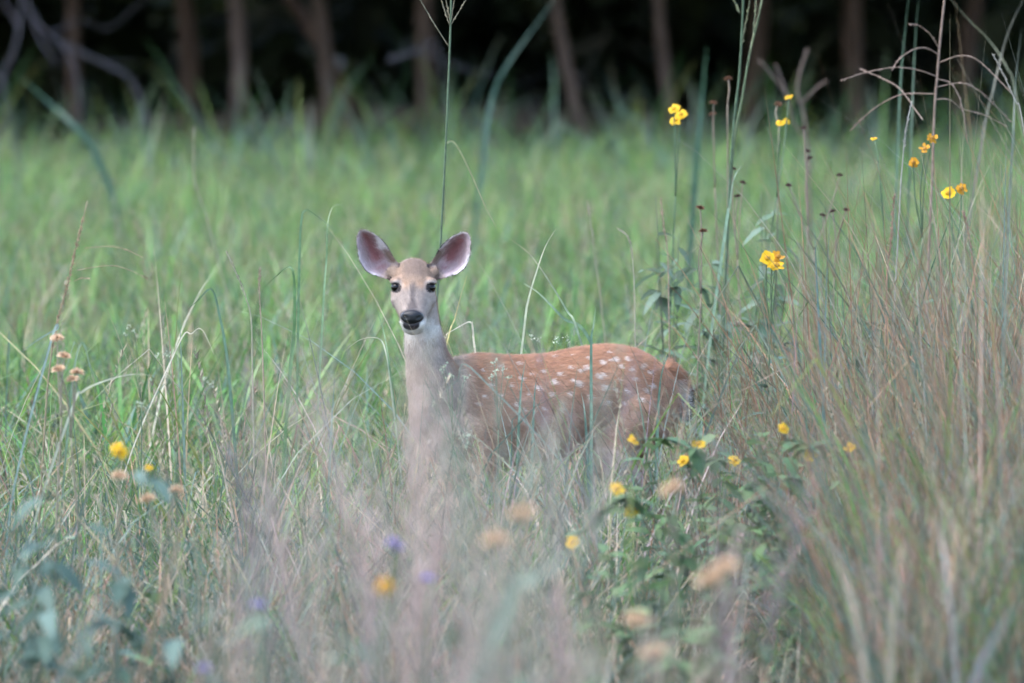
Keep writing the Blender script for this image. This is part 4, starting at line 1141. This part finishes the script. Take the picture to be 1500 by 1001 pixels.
# --- single stems and blades traced where they stand: (pixels tip -> foot, distance, width m, colour, tip colour, label)
BLADES = [
    ([(815, 334), (800, 360), (787, 395), (774, 440), (768, 480)], 25.45, .006, (.34, .34, .22), PALE, 'pale stem leaning across the long slanting blade behind the deer back'),
    ([(745, 348), (775, 372), (800, 405), (830, 455), (848, 492)], 25.5, .0065, (.16, .20, .12), TANC, 'long slanting blade behind the deer back, crossed by a pale stem'),
    ([(765, 415), (790, 430), (825, 465), (866, 502)], 25.6, .010, (.11, .17, .10), (.16, .2, .12), 'broad grey green blade slanting down to the deer back'),
    ([(873, 450), (869, 478), (866, 500), (866, 600)], 24.2, .0085, (.09, .15, .10), (.12, .17, .1), 'upright cut stem rising in front of the deer hip'),
    ([(851, 575), (856, 600), (860, 660)], 23.9, .011, (.07, .12, .09), (.12, .16, .11), 'short blunt teal stem in front of the deer flank'),
    ([(787, 546), (783, 580), (780, 650)], 24.0, .010, (.07, .12, .09), None, 'short upright teal blade in front of the deer ribs'),
    ([(770, 530), (764, 565), (760, 620), (758, 690)], 24.0, .009, (.08, .13, .09), None, 'teal blade standing before the deer ribs beside a shorter one'),
    ([(978, 515), (968, 550), (964, 600), (962, 660)], 24.1, .010, (.08, .13, .09), None, 'broad teal blade in front of the deer tail'),
    ([(930, 550), (935, 580), (945, 640)], 24.0, .006, (.09, .14, .09), PALE, 'slim blade in front of the deer thigh'),
    ([(502, 300), (487, 304), (480, 330), (478, 380), (474, 440)], 25.8, .006, (.12, .18, .09), (.2, .22, .12), 'hooked green blade left of the deer ear'),
    ([(495, 340), (470, 322), (448, 308), (441, 330), (438, 420), (436, 520)], 25.5, .007, (.09, .15, .07), (.11, .16, .09), 'tall green blade with its tip folded over'),
    ([(384, 425), (405, 405), (427, 391), (432, 430), (430, 500), (424, 560)], 24.6, .009, (.085, .15, .06), (.09, .14, .06), 'broad bright green blade bent sharply at its top'),
    ([(268, 460), (290, 440), (310, 424), (322, 465), (332, 520), (340, 600)], 24.3, .008, (.075, .125, .075), (.07, .11, .06), 'teal blade folded over, its tip pointing down to the left'),
    ([(318, 530), (296, 485), (280, 490), (258, 512)], 24.3, .004, PALE, PALE, 'curled straw leaf hanging beside the folded teal blade'),
    ([(25, 522), (50, 502), (82, 484), (75, 500)], 23.4, .006, (.14, .18, .15), (.16, .2, .16), 'pale blade bent flat beside the brown seed spike'),
    ([(170, 590), (140, 560), (122, 506), (112, 520), (105, 570), (100, 620)], 23.2, .006, (.08, .125, .075), None, 'arched dark green blade near the peach seed heads'),
    ([(226, 553), (190, 551), (150, 560), (120, 575), (105, 600)], 23.0, .0065, (.26, .26, .18), PALE, 'pale leaf lying nearly level over the grass'),
    ([(490, 545), (488, 580), (484, 650)], 24.0, .007, (.08, .13, .09), None, 'upright teal stem left of the deer breast'),
    ([(545, 440), (560, 480), (570, 530), (578, 600)], 25.2, .006, (.1, .16, .08), None, 'green blade touching the left of the deer throat'),
    ([(500, 520), (528, 497), (556, 497), (566, 520), (572, 560)], 25.2, .0055, (.24, .26, .18), PALE, 'pale leaf curving over beside the deer neck'),
    ([(650, 492), (672, 478), (690, 472), (694, 500)], 25.6, .007, PALE, (.5, .45, .36), 'twisted straw leaf behind the deer neck'),
    ([(686, 398), (676, 430), (665, 470), (655, 500)], 25.7, .005, (.33, .27, .11), (.3, .2, .1), 'yellowed blade right of the deer cheek'),
    ([(1195, 340), (1197, 400), (1200, 480), (1206, 600)], 23.6, .011, (.075, .125, .105), (.09, .14, .12), 'broad blue green blade upright in the dry thicket'),
    ([(1215, 310), (1212, 380), (1210, 450), (1208, 560)], 23.7, .006, (.09, .12, .10), None, 'narrow blue green stem beside the broad upright blade in the thicket'),
    ([(1085, 243), (1074, 262), (1069, 300), (1062, 340)], 27.0, .009, (.16, .22, .14), (.3, .34, .24), 'short pale green blade at the foot of the crossing stalks'),
    ([(1035, 68), (1030, 130), (1024, 200), (1018, 270)], 38.0, .026, (.05, .10, .06), None, 'wide dark green blade standing against the wood'),
    ([(820, -10), (775, 50), (740, 100), (722, 140), (712, 200)], 44.0, .022, (.06, .11, .08), None, 'long arching blade sweeping up against the wood'),
    ([(30, 112), (70, 150), (110, 185), (140, 225)], 48.0, .04, (.05, .10, .065), None, 'wide dark blade slanting below the dead branches'),
    ([(1332, -10), (1325, 60), (1320, 120), (1316, 200)], 30.0, .009, (.08, .13, .08), None, 'tall teal stem behind the arching seed branches'),
    ([(1345, -10), (1342, 50), (1338, 130), (1334, 210)], 30.2, .008, (.08, .12, .075), None, 'second tall stem just behind the arching seed branches'),
    ([(1385, -10), (1420, 30), (1450, 60), (1475, 100), (1490, 150)], 30.0, .008, (.16, .16, .10), None, 'dull olive blade curving down behind the arching branches'),
    ([(1500, -5), (1480, 40), (1468, 80), (1455, 130), (1440, 200)], 29.8, .009, (.16, .15, .11), None, 'olive brown stem leaning out above the thicket'),
    ([(1494, 40), (1490, 120), (1484, 200), (1478, 320)], 22.0, .0055, (.13, .15, .12), None, 'blurred blue grey stem rising at the end of the thicket'),
    ([(1185, 752), (1205, 780), (1230, 830), (1245, 870), (1262, 960)], 15.6, .011, (.33, .26, .18), (.38, .3, .2), 'blurred straw blade leaning across the dry thicket foot'),
    ([(1498, 868), (1475, 900), (1450, 945), (1425, 1005)], 15.2, .012, (.24, .23, .22), (.22, .24, .22), 'blurred pale grey stem slanting near the thicket foot'),
    ([(1330, 795), (1318, 820), (1310, 880), (1304, 980)], 16.0, .012, (.34, .28, .19), (.4, .33, .22), 'blurred straw blade with a bent tip in the thicket foot'),
    ([(1375, 735), (1380, 790), (1388, 860)], 16.6, .008, (.26, .22, .2), None, 'blurred greyish stem upright at the thicket foot'),
    ([(145, 905), (130, 935), (108, 965), (80, 1004)], 18.0, .008, (.26, .27, .25), (.26, .28, .25), 'pale grey stem slanting among the blue green leaves'),
    ([(300, 755), (275, 762), (262, 790)], 17.0, .007, (.28, .18, .11), (.33, .2, .12), 'curled rusty leaf in the front grass'),
    ([(860, 775), (820, 815), (780, 850), (742, 890)], 13.4, .015, (.20, .23, .17), (.22, .25, .18), 'thick blurred pale green stem slanting through the pink haze'),
    ([(1120, 800), (1075, 840), (1030, 865), (1000, 885)], 15.0, .008, (.13, .15, .09), (.12, .14, .08), 'blurred green stem slanting up beside the peach flower head'),
    ([(455, 390), (440, 420), (432, 460), (424, 540), (420, 620)], 24.6, .005, (.10, .15, .08), None, 'slim green blade next to the sharply bent bright blade'),
    ([(640, 585), (668, 560), (700, 548)], 23.0, .004, (.14, .17, .13), None, 'slim stem crossing in front of the deer breast'),
]
for k, (pts, d, w, c, tc_, lab) in enumerate(BLADES):
    rr = random.Random(900 + k)
    pw = [P(x, y, d) for x, y in pts]
    pw = to_ground(pw, d, .04, rr)
    root = Vector((pw[-1].x, d, 0))
    m = len(pw)
    pw = [q + Vector((0, .10 * (1 - i / (m - 1)) ** 1.5 * rr.uniform(-1, 1), 0)) for i, q in enumerate(pw)]
    path = [q - root for q in smooth_path(pw, 34)][::-1]
    if 22 < d < 28: c = tuple(x * 1.35 for x in c)
    co, q, cc = ribbon_arrays(path, w, c, tc_, rr.uniform(-.25, .25), .4, .75, rr)
    o = mesh_obj('grass_stalk', fast_mesh('grass_stalk', co, q, cc), M_GRASS, None, root)
    tag(o, lab, 'grass stalk')

# --- leaf meshes shared by the leafy plants
def leaf_mesh(name, colr, length=1.0, width=.42, droop=.35, serr=0.08, n=7, cup=.18):
    co, cc = [], []
    for i in range(n + 1):
        t = i / n
        w = width * .5 * (math.sin(math.pi * min(1, t ** .75)) ** .8 if 0 < t < 1 else 0.02) * (1 + serr * (1 if i % 2 else -1))
        z = -droop * t * t
        co += [(-w, t * length, z + cup * w), (0, t * length, z), (w, t * length, z + cup * w)]
        c = np.array(colr); cc += [c, c * 1.2, c]
    q = []
    for i in range(n):
        a = i * 3; q += [(a, a + 1, a + 4, a + 3), (a + 1, a + 2, a + 5, a + 4)]
    me = fast_mesh(name, np.array(co), np.array(q), np.array(cc)); me.materials.append(M_PLANT)
    return me
LF_BLUE = [leaf_mesh('leaf', c, 1, .46, dr) for c, dr in (((.075, .118, .092), .5), ((.098, .145, .118), .7), ((.06, .10, .07), .4))]
LF_GREEN = [leaf_mesh('leaf', c, 1, .55, dr, .12) for c, dr in (((.085, .145, .06), .3), ((.07, .125, .06), .5), ((.11, .16, .075), .35))]
LF_GREY = [leaf_mesh('leaf', c, 1, .30, dr, .1) for c, dr in (((.10, .15, .095), .3), ((.125, .17, .12), .5))]
def put_leaf(t, meshes, at, az, pitch, size, r):
    o = bpy.data.objects.new('leaf', r.choice(meshes)); o.location = at
    o.rotation_euler = (pitch, r.uniform(-.4, .4), az); o.scale = (size, size, size)
    return link(o, t)
def petal_head(colr, disc, n=11, rad=.020, r=random, messy=.25):
    """ragged daisy: petals mesh + domed disc mesh, unit metres"""
    co, q, cc = [], [], []
    for k in range(n):
        a = 2 * math.pi * k / n + r.uniform(-.15, .15); l = rad * r.uniform(.8, 1.15); w = rad * .34; z = rad * r.uniform(-messy, messy * .8)
        ca, sa = math.cos(a), math.sin(a); b = len(co)
        for (t_, ww, zz_) in ((.25, .5, 0), (.7, 1.0, .6), (1.0, .55, 1.0)):
            for s in (-1, 1):
                co.append((ca * l * t_ - sa * w * ww * s, sa * l * t_ + ca * w * ww * s, z * zz_)); cc.append(np.array(colr) * r.uniform(.85, 1.12))
        q += [(b, b + 1, b + 3, b + 2), (b + 2, b + 3, b + 5, b + 4)]
    pet = fast_mesh('flower_head', np.array(co), np.array(q), np.array(cc)); pet.materials.append(M_FLOWER)
    dc, dq = [], []
    for i in range(5):
        ph = i / 4 * math.pi / 2
        for k in range(12):
            a = 2 * math.pi * k / 12; dc.append((rad * .42 * math.cos(ph) * math.cos(a), rad * .42 * math.cos(ph) * math.sin(a), rad * .32 * math.sin(ph) + (.0012 if (i + k) % 2 else 0)))
    dq = [(i * 12 + k, i * 12 + (k + 1) % 12, (i + 1) * 12 + (k + 1) % 12, (i + 1) * 12 + k) for i in range(4) for k in range(12)]
    dme = fast_mesh('disc', np.array(dc), np.array(dq), np.tile(np.array(disc), (len(dc), 1))); dme.materials.append(M_FLOWER)
    return pet, dme
YEL, ORA = (.62, .38, .012), (.50, .24, .015)
HEADS_Y = [petal_head(YEL, (.55, .30, .02), 11, .020, random.Random(k)) for k in range(4)]
HEADS_O = [petal_head(ORA, (.40, .20, .03), 10, .018, random.Random(10 + k), .6) for k in range(3)]
def put_head(t, at, heads, r, size=1.0, tilt=None):
    pet, dme = r.choice(heads)
    o = bpy.data.objects.new('flower_head', pet); o.location = at
    o.rotation_euler = tilt or (r.uniform(.4, 1.15), r.uniform(-.5, .5), r.uniform(-.6, .6)); o.scale = (size,) * 3
    link(o, t)
    dd = bpy.data.objects.new('disc', dme); link(dd, o)
    return o
def dry_mesh(seed, colr, n=150, rad=.010, spike=.006):
    """dried seed ball: core with bristles"""
    nr = np.random.default_rng(seed)
    v = nr.normal(0, 1, (n, 3)); v /= np.linalg.norm(v, axis=1)[:, None]
    v[:, 2] = np.abs(v[:, 2]) * .8 - .15
    s = np.cross(v, nr.normal(0, 1, (n, 3))); s /= np.linalg.norm(s, axis=1)[:, None]
    a = v * rad * .15; b = v * (rad + nr.uniform(0, spike, (n, 1)))
    w = rad * .22
    co = np.stack([a, (a + b) / 2 - s * w, b, (a + b) / 2 + s * w], 1).reshape(-1, 3)
    c = np.repeat(np.array([colr]) * nr.uniform(.6, 1.3, (n, 1)), 4, 0)
    me = fast_mesh('seed_head', co, np.arange(n * 4).reshape(-1, 4), c); me.materials.append(M_DRY)
    return me
DRY_BROWN = dry_mesh(1, (.20, .105, .065)); DRY_DARK = dry_mesh(2, (.085, .045, .042), rad=.008); DRY_PEACH = dry_mesh(3, (.66, .47, .31), rad=.013, spike=.008)
PURPLE = dry_mesh(4, (.38, .31, .55), rad=.012)
def put_dry(t, at, me, r, size=1.0, name='seed_head'):
    o = bpy.data.objects.new(name, me); o.location = at; o.rotation_euler = (r.uniform(-.3, .3), r.uniform(-.3, .3), r.uniform(0, 6)); o.scale = (size,) * 3
    return link(o, t)

def flower_plant(label, heads, d, foot_px, leaves=10, leafset=None, kind='y', stemc=(.11, .16, .09), size=1.0, lsize=.06, cat='wildflower', group=None, joint=.45, name='yellow_wildflower', leaf_span=(0.15, .85), seed=0, headset=None, rs=.0024):
    """heads: list of pixels; all stems meet on one stem rising from the ground"""
    r = random.Random(seed)
    hp_ = [P(x, y, d + r.uniform(-.05, .05)) for x, y in heads]
    root = Vector((groundx(foot_px, d), d, 0))
    t = empty(name, root)
    top = sum(hp_, Vector()) / len(hp_); low = min(h.z for h in hp_)
    fork = Vector((root.x + (top.x - root.x) * .8, d, low * (1 - .18 * (1 if len(hp_) > 1 else .3))))
    main = smooth_path([Vector((0, 0, -.03)), Vector(((fork.x - root.x) * .25 + r.uniform(-.02, .02), 0, fork.z * .45)), fork - root], 14)
    mesh_obj('stem', tube_mesh('stem', main, [rs * (1.3 - .4 * i / 14) for i in range(15)], stemc, 6), M_PLANT, t)
    for k, h in enumerate(hp_):
        mid = (fork.lerp(h, .5) + Vector((r.uniform(-.01, .01), 0, .01)))
        pa = smooth_path([fork - root, mid - root, h - root], 8)
        mesh_obj('stem', tube_mesh('stem', pa, [rs * .8] * 9, stemc, 6), M_PLANT, t)
        if kind == 'y': put_head(t, h - root, headset or HEADS_Y, r, size)
        else: put_dry(t, h - root, headset or DRY_BROWN, r, size, 'flower_head' if kind == 'p' else 'seed_head')
    for k in range(leaves):
        f = r.uniform(*leaf_span); at = main[min(14, int(f * 14))]
        put_leaf(t, leafset or LF_GREY, at, r.uniform(0, 6.28), r.uniform(-.2, .7), lsize * r.uniform(.6, 1.3) * (1.2 - .5 * f), r)
    tag(t, label, cat, group)
    return t
# in focus and behind
flower_plant('yellow daisy with two stacked blooms standing against the dark wood', [(987, 160), (997, 168), (990, 176)], 28.2, 982, 16, seed=1, lsize=.07, leaf_span=(.4, .86), size=.95)
flower_plant('leafy grey green stem with small yellow blooms and buds above pale leaves', [(1155, 142), (1152, 178), (1143, 180)], 28.4, 1090, 34, seed=2, lsize=.10, leaf_span=(.35, .98), size=.62)
flower_plant('cluster of three golden blooms on one stem at the edge of the dry thicket', [(1124, 378), (1140, 376), (1138, 389), (1131, 383)], 25.1, 1112, 16, seed=3, lsize=.075, leaf_span=(.3, .9), size=.95, headset=HEADS_Y + HEADS_O, leafset=LF_BLUE)
flower_plant('three wilting orange blooms below the arching seed branches', [(1366, 202), (1355, 218), (1338, 238)], 26.6, 1345, 9, seed=4, size=.85, headset=HEADS_O)
flower_plant('pair of yellow and orange blooms at the top of the dry thicket', [(1408, 276), (1389, 283)], 26.2, 1380, 9, seed=5, size=.95, headset=HEADS_Y[:2] + HEADS_O[:1])
flower_plant('nodding green yellow bud on a curved stem beside the grey seed spike', [(1280, 203)], 26.8, 1312, 6, seed=6, size=.45)
# dried heads
for k, (hs_, d, fx, lab, me) in enumerate([
    ([(1066, 116)], 28.6, 1062, 'dried brown flower head on the tallest pale bare stem before the wood', DRY_BROWN), ([(1045, 151), (1044, 168)], 29.2, 1058, 'two small dried brown heads one above the other beside the tallest dry stem', DRY_BROWN),
    ([(1140, 153)], 28.8, 1145, 'reddish dried head beside the small yellow bloom', DRY_BROWN), ([(1177, 188), (1183, 222), (1186, 232)], 28.8, 1186, 'three dark dried heads on one brown stem right of the leafy stem', DRY_DARK),
    ([(1073, 248), (1080, 288), (1088, 268)], 28.0, 1080, 'dark seed heads low beside the crossing green stalks', DRY_DARK), ([(1155, 272), (1230, 257)], 28.2, 1195, 'two small dark red heads spread on thin forks', DRY_DARK),
    ([(1026, 305), (1030, 339)], 26.6, 1024, 'rusty dried heads above the pale level straw', DRY_BROWN), ([(1205, 316), (1220, 310), (1240, 308)], 27.6, 1222, 'row of three dark dried heads above the thicket', DRY_DARK)]):
    flower_plant(lab, hs_, d, fx, 3, seed=20 + k, kind='d', headset=me, size=1.0, stemc=(.24, .19, .14), cat='dried flower', name='dried_wildflower', lsize=.04)
for k, (hs_, d, fx, lab) in enumerate([
    ([(95, 522), (84, 496)], 22.6, 92, 'two peach seed heads beside the brown seed spike'), ([(113, 546), (106, 556), (86, 541)], 22.4, 108, 'three peach seed heads just below the other pair'),
    ([(175, 697)], 19.6, 178, 'peach seed head above the blue green leafy plant'), ([(258, 719), (216, 731)], 19.8, 250, 'two brownish seed heads above the front grass'),
    ([(985, 717)], 15.6, 992, 'large blurred peach head beside the small yellow blooms'), ([(1060, 832), (1040, 852)], 14.0, 1010, 'largest blurred peach head, leaning beside a green stem'),
    ([(932, 908), (957, 956)], 14.4, 945, 'two blurred peach heads low in the front grass'), ([(727, 792)], 13.8, 735, 'faint beige head inside the pink haze'), ([(765, 754)], 13.6, 770, 'brownish blurred head in the pink haze')]):
    flower_plant(lab, hs_, d, fx, 4, seed=40 + k, kind='d', headset=DRY_PEACH, size=1.05 if d > 17 else 1.25, stemc=(.26, .22, .16), cat='dried flower', name='dried_wildflower', lsize=.05)
for k, (hs_, d, fx, lab) in enumerate([
    ([(380, 886)], 15.6, 384, 'pale purple flower standing alone in the front grass'), ([(575, 794), (582, 803)], 16.2, 580, 'violet flower near the dark gap below the deer'),
    ([(626, 848)], 15.8, 628, 'faint lavender flower in the pink haze'), ([(298, 980)], 15.4, 300, 'low purple flower in front of the leafy plants')]):
    flower_plant(lab, hs_, d, fx, 5, seed=60 + k, kind='p', headset=PURPLE, size=.8, cat='wildflower', name='purple_wildflower', leafset=LF_GREEN, lsize=.05)
flower_plant('blurred orange bloom alone in the front grass', [(562, 858)], 14.6, 566, 5, seed=70, size=.75, headset=HEADS_O, leafset=LF_GREEN)
flower_plant('yellow bloom beside the blue green leafy plant', [(170, 654), (176, 662)], 19.8, 180, 10, seed=71, size=.8, leafset=LF_BLUE)
flower_plant('tiny yellow bloom low behind the blue green leaves', [(218, 685)], 20.6, 222, 6, seed=72, size=.4, leafset=LF_GREEN)

# --- leafy bushes
def bush(label, spot_px, d, height, radius, stems, leaves, meshes, lsize, blooms=(), seed=0, name='leafy_plant', stemc=(.10, .12, .08), cat='plant', bsize=.78):
    r = random.Random(seed)
    root = Vector((groundx(spot_px, d), d, 0)); t = empty(name, root)
    paths = []
    for k in range(stems):
        a = r.uniform(0, 6.28); q = radius * math.sqrt(r.random()); h = height * r.uniform(.65, 1.0)
        e = Vector((q * math.cos(a), q * math.sin(a) * .7, h))
        pa = smooth_path([Vector((e.x * .15, e.y * .15, -.03)), Vector((e.x * .5, e.y * .5, h * .55)), e], 12)
        paths.append(pa)
        mesh_obj('stem', tube_mesh('stem', pa, [.0030 * (1 - .6 * i / 12) for i in range(13)], stemc, 5), M_PLANT, t)
    for x, y in blooms:
        h = P(x, y, d - r.uniform(.2, .38)) - root
        near = min((pa[-3] for pa in paths), key=lambda q: (q - h).length)
        pa = smooth_path([near, near.lerp(h, .5) + Vector((0, 0, .01)), h], 8)
        mesh_obj('stem', tube_mesh('stem', pa, [.0018] * 9, stemc, 5), M_PLANT, t)
        put_head(t, h, HEADS_Y, r, bsize)
        paths.append(pa)
    for k in range(leaves):
        pa = r.choice(paths); f = r.uniform(.15, 1.0); at = pa[min(len(pa) - 1, int(f * (len(pa) - 1)))]
        put_leaf(t, meshes, at, r.uniform(0, 6.28), r.uniform(-.5, .6), lsize * r.uniform(.6, 1.25), r)
    tag(t, label, cat)
    return t
bush('green leafy daisy bush with small yellow blooms below the deer tail', 1060, 22.4, .70, .26, 24, 300, LF_GREEN, .058, [(1000, 676), (1076, 675), (1023, 650), (928, 645)], 1, 'daisy_bush')
bush('green leafy daisy bush with yellow blooms at the foot of the dry thicket', 1190, 22.0, .70, .22, 20, 240, LF_GREEN, .058, [(1147, 628), (1188, 667), (1245, 656)], 2, 'daisy_bush')
bush('low green daisy bush with two yellow blooms in front of the deer hind legs', 950, 20.6, .62, .24, 20, 240, LF_GREEN, .054, [(904, 716), (924, 749), (838, 795)], 3, 'daisy_bush')
bush('dark green leafy plant low among the blurred stems', 1030, 18.4, .68, .22, 16, 170, LF_GREEN, .055, (), 4)
bush('tall blue green leafy plant with drooping leaves in the front grass', 130, 17.4, .92, .14, 7, 70, LF_BLUE, .075, (), 5)
bush('blue green leafy plant with broad leaves, leaning next to a taller one', 55, 17.8, .82, .12, 6, 48, LF_BLUE, .075, (), 6)
bush('smaller blue green leafy plant beside the two brownish seed heads', 262, 17.2, .88, .10, 5, 40, LF_BLUE, .075, (), 7)
bush('blurred grey green feathery plant beside the pale purple flower', 440, 14.2, .98, .20, 12, 150, LF_GREY, .05, (), 8)
bush('blurred grey green plant among the pink haze', 700, 13.4, 1.02, .16, 9, 80, LF_GREY, .05, (), 9)
bush('pale green leafy plant low beside the peach heads', 905, 15.2, .88, .16, 9, 80, LF_GREEN, .045, (), 10)
bush('tall grey green leafy stem below the stacked yellow blooms', 985, 28.0, 1.08, .07, 4, 80, LF_GREY, .085, (), 11)
bush('grey green leafy plant at the foot of the crossing stalks', 1050, 28.3, .98, .10, 5, 90, LF_GREY, .085, (), 12)
bush('bushy grey green plant under the small yellow blooms', 1125, 28.2, 1.12, .11, 6, 120, LF_GREY, .09, (), 13)
bush('grey green leafy plant standing inside the dry thicket', 1270, 26.4, .86, .10, 5, 80, LF_BLUE, .075, (), 14)
# --- fine sprigs with tiny white buds
def sprig(label, heads, d, foot, seed, group=None):
    r = random.Random(seed); root = Vector((groundx(foot, d), d, 0)); t = empty('white_sprig', root)
    top = sum((P(x, y, d) for x, y in heads), Vector()) / len(heads)
    fork = Vector((root.x * .3 + top.x * .7, d, top.z * .8))
    mesh_obj('stem', tube_mesh('stem', smooth_path([Vector((0, 0, -.03)), (fork - root) * .55, fork - root], 10), [.0016] * 11, (.12, .16, .10), 5), M_PLANT, t)
    for x, y in heads:
        h = P(x, y, d + r.uniform(-.03, .03)) - root
        mesh_obj('stem', tube_mesh('stem', smooth_path([fork - root, (fork - root).lerp(h, .6) + Vector((0, 0, .015)), h], 6), [.0009] * 7, (.14, .18, .11), 5), M_PLANT, t)
        nr = np.random.default_rng(seed * 50 + int(x)); n = 9
        b = np.array(tuple(h)) + nr.normal(0, .0045, (n, 3)); v = nr.normal(0, 1, (n, 3)); v /= np.linalg.norm(v, axis=1)[:, None]
        s_ = np.cross(v, nr.normal(0, 1, (n, 3))); s_ /= np.linalg.norm(s_, axis=1)[:, None]
        co = np.stack([b, b + v * .004 - s_ * .0028, b + v * .008, b + v * .004 + s_ * .0028], 1).reshape(-1, 3)
        mesh_obj('bud', fast_mesh('bud', co, np.arange(4 * n).reshape(-1, 4), np.repeat(np.array([[.36, .39, .27]]) * nr.uniform(.7, 1.3, (n, 1)), 4, 0)), M_FLOWER, t)
    tag(t, label, 'plant', group)
sprig('sprig of tiny white buds in front of the deer neck', [(651, 536), (648, 542), (663, 549), (683, 552), (660, 550)], 23.7, 668, 1)
sprig('sprig of tiny white buds in front of the deer shoulder', [(724, 531), (738, 537), (746, 552), (720, 553), (727, 545)], 23.6, 728, 2)
sprig('loose sprig of tiny buds low before the deer breast', [(676, 641), (692, 638), (684, 652), (633, 588)], 22.8, 680, 3)
sprig('airy sprig of tiny white buds in the grass left of the deer', [(188, 480), (196, 484), (182, 490), (246, 518), (230, 522)], 23.8, 205, 4)
sprig('sprig of tiny white buds low in the left grass', [(300, 556), (310, 562), (204, 592), (214, 596)], 23.0, 260, 5)
sprig('sprig of tiny white buds above the deer back', [(778, 494), (788, 498), (820, 496), (832, 494), (812, 500)], 25.7, 800, 6)
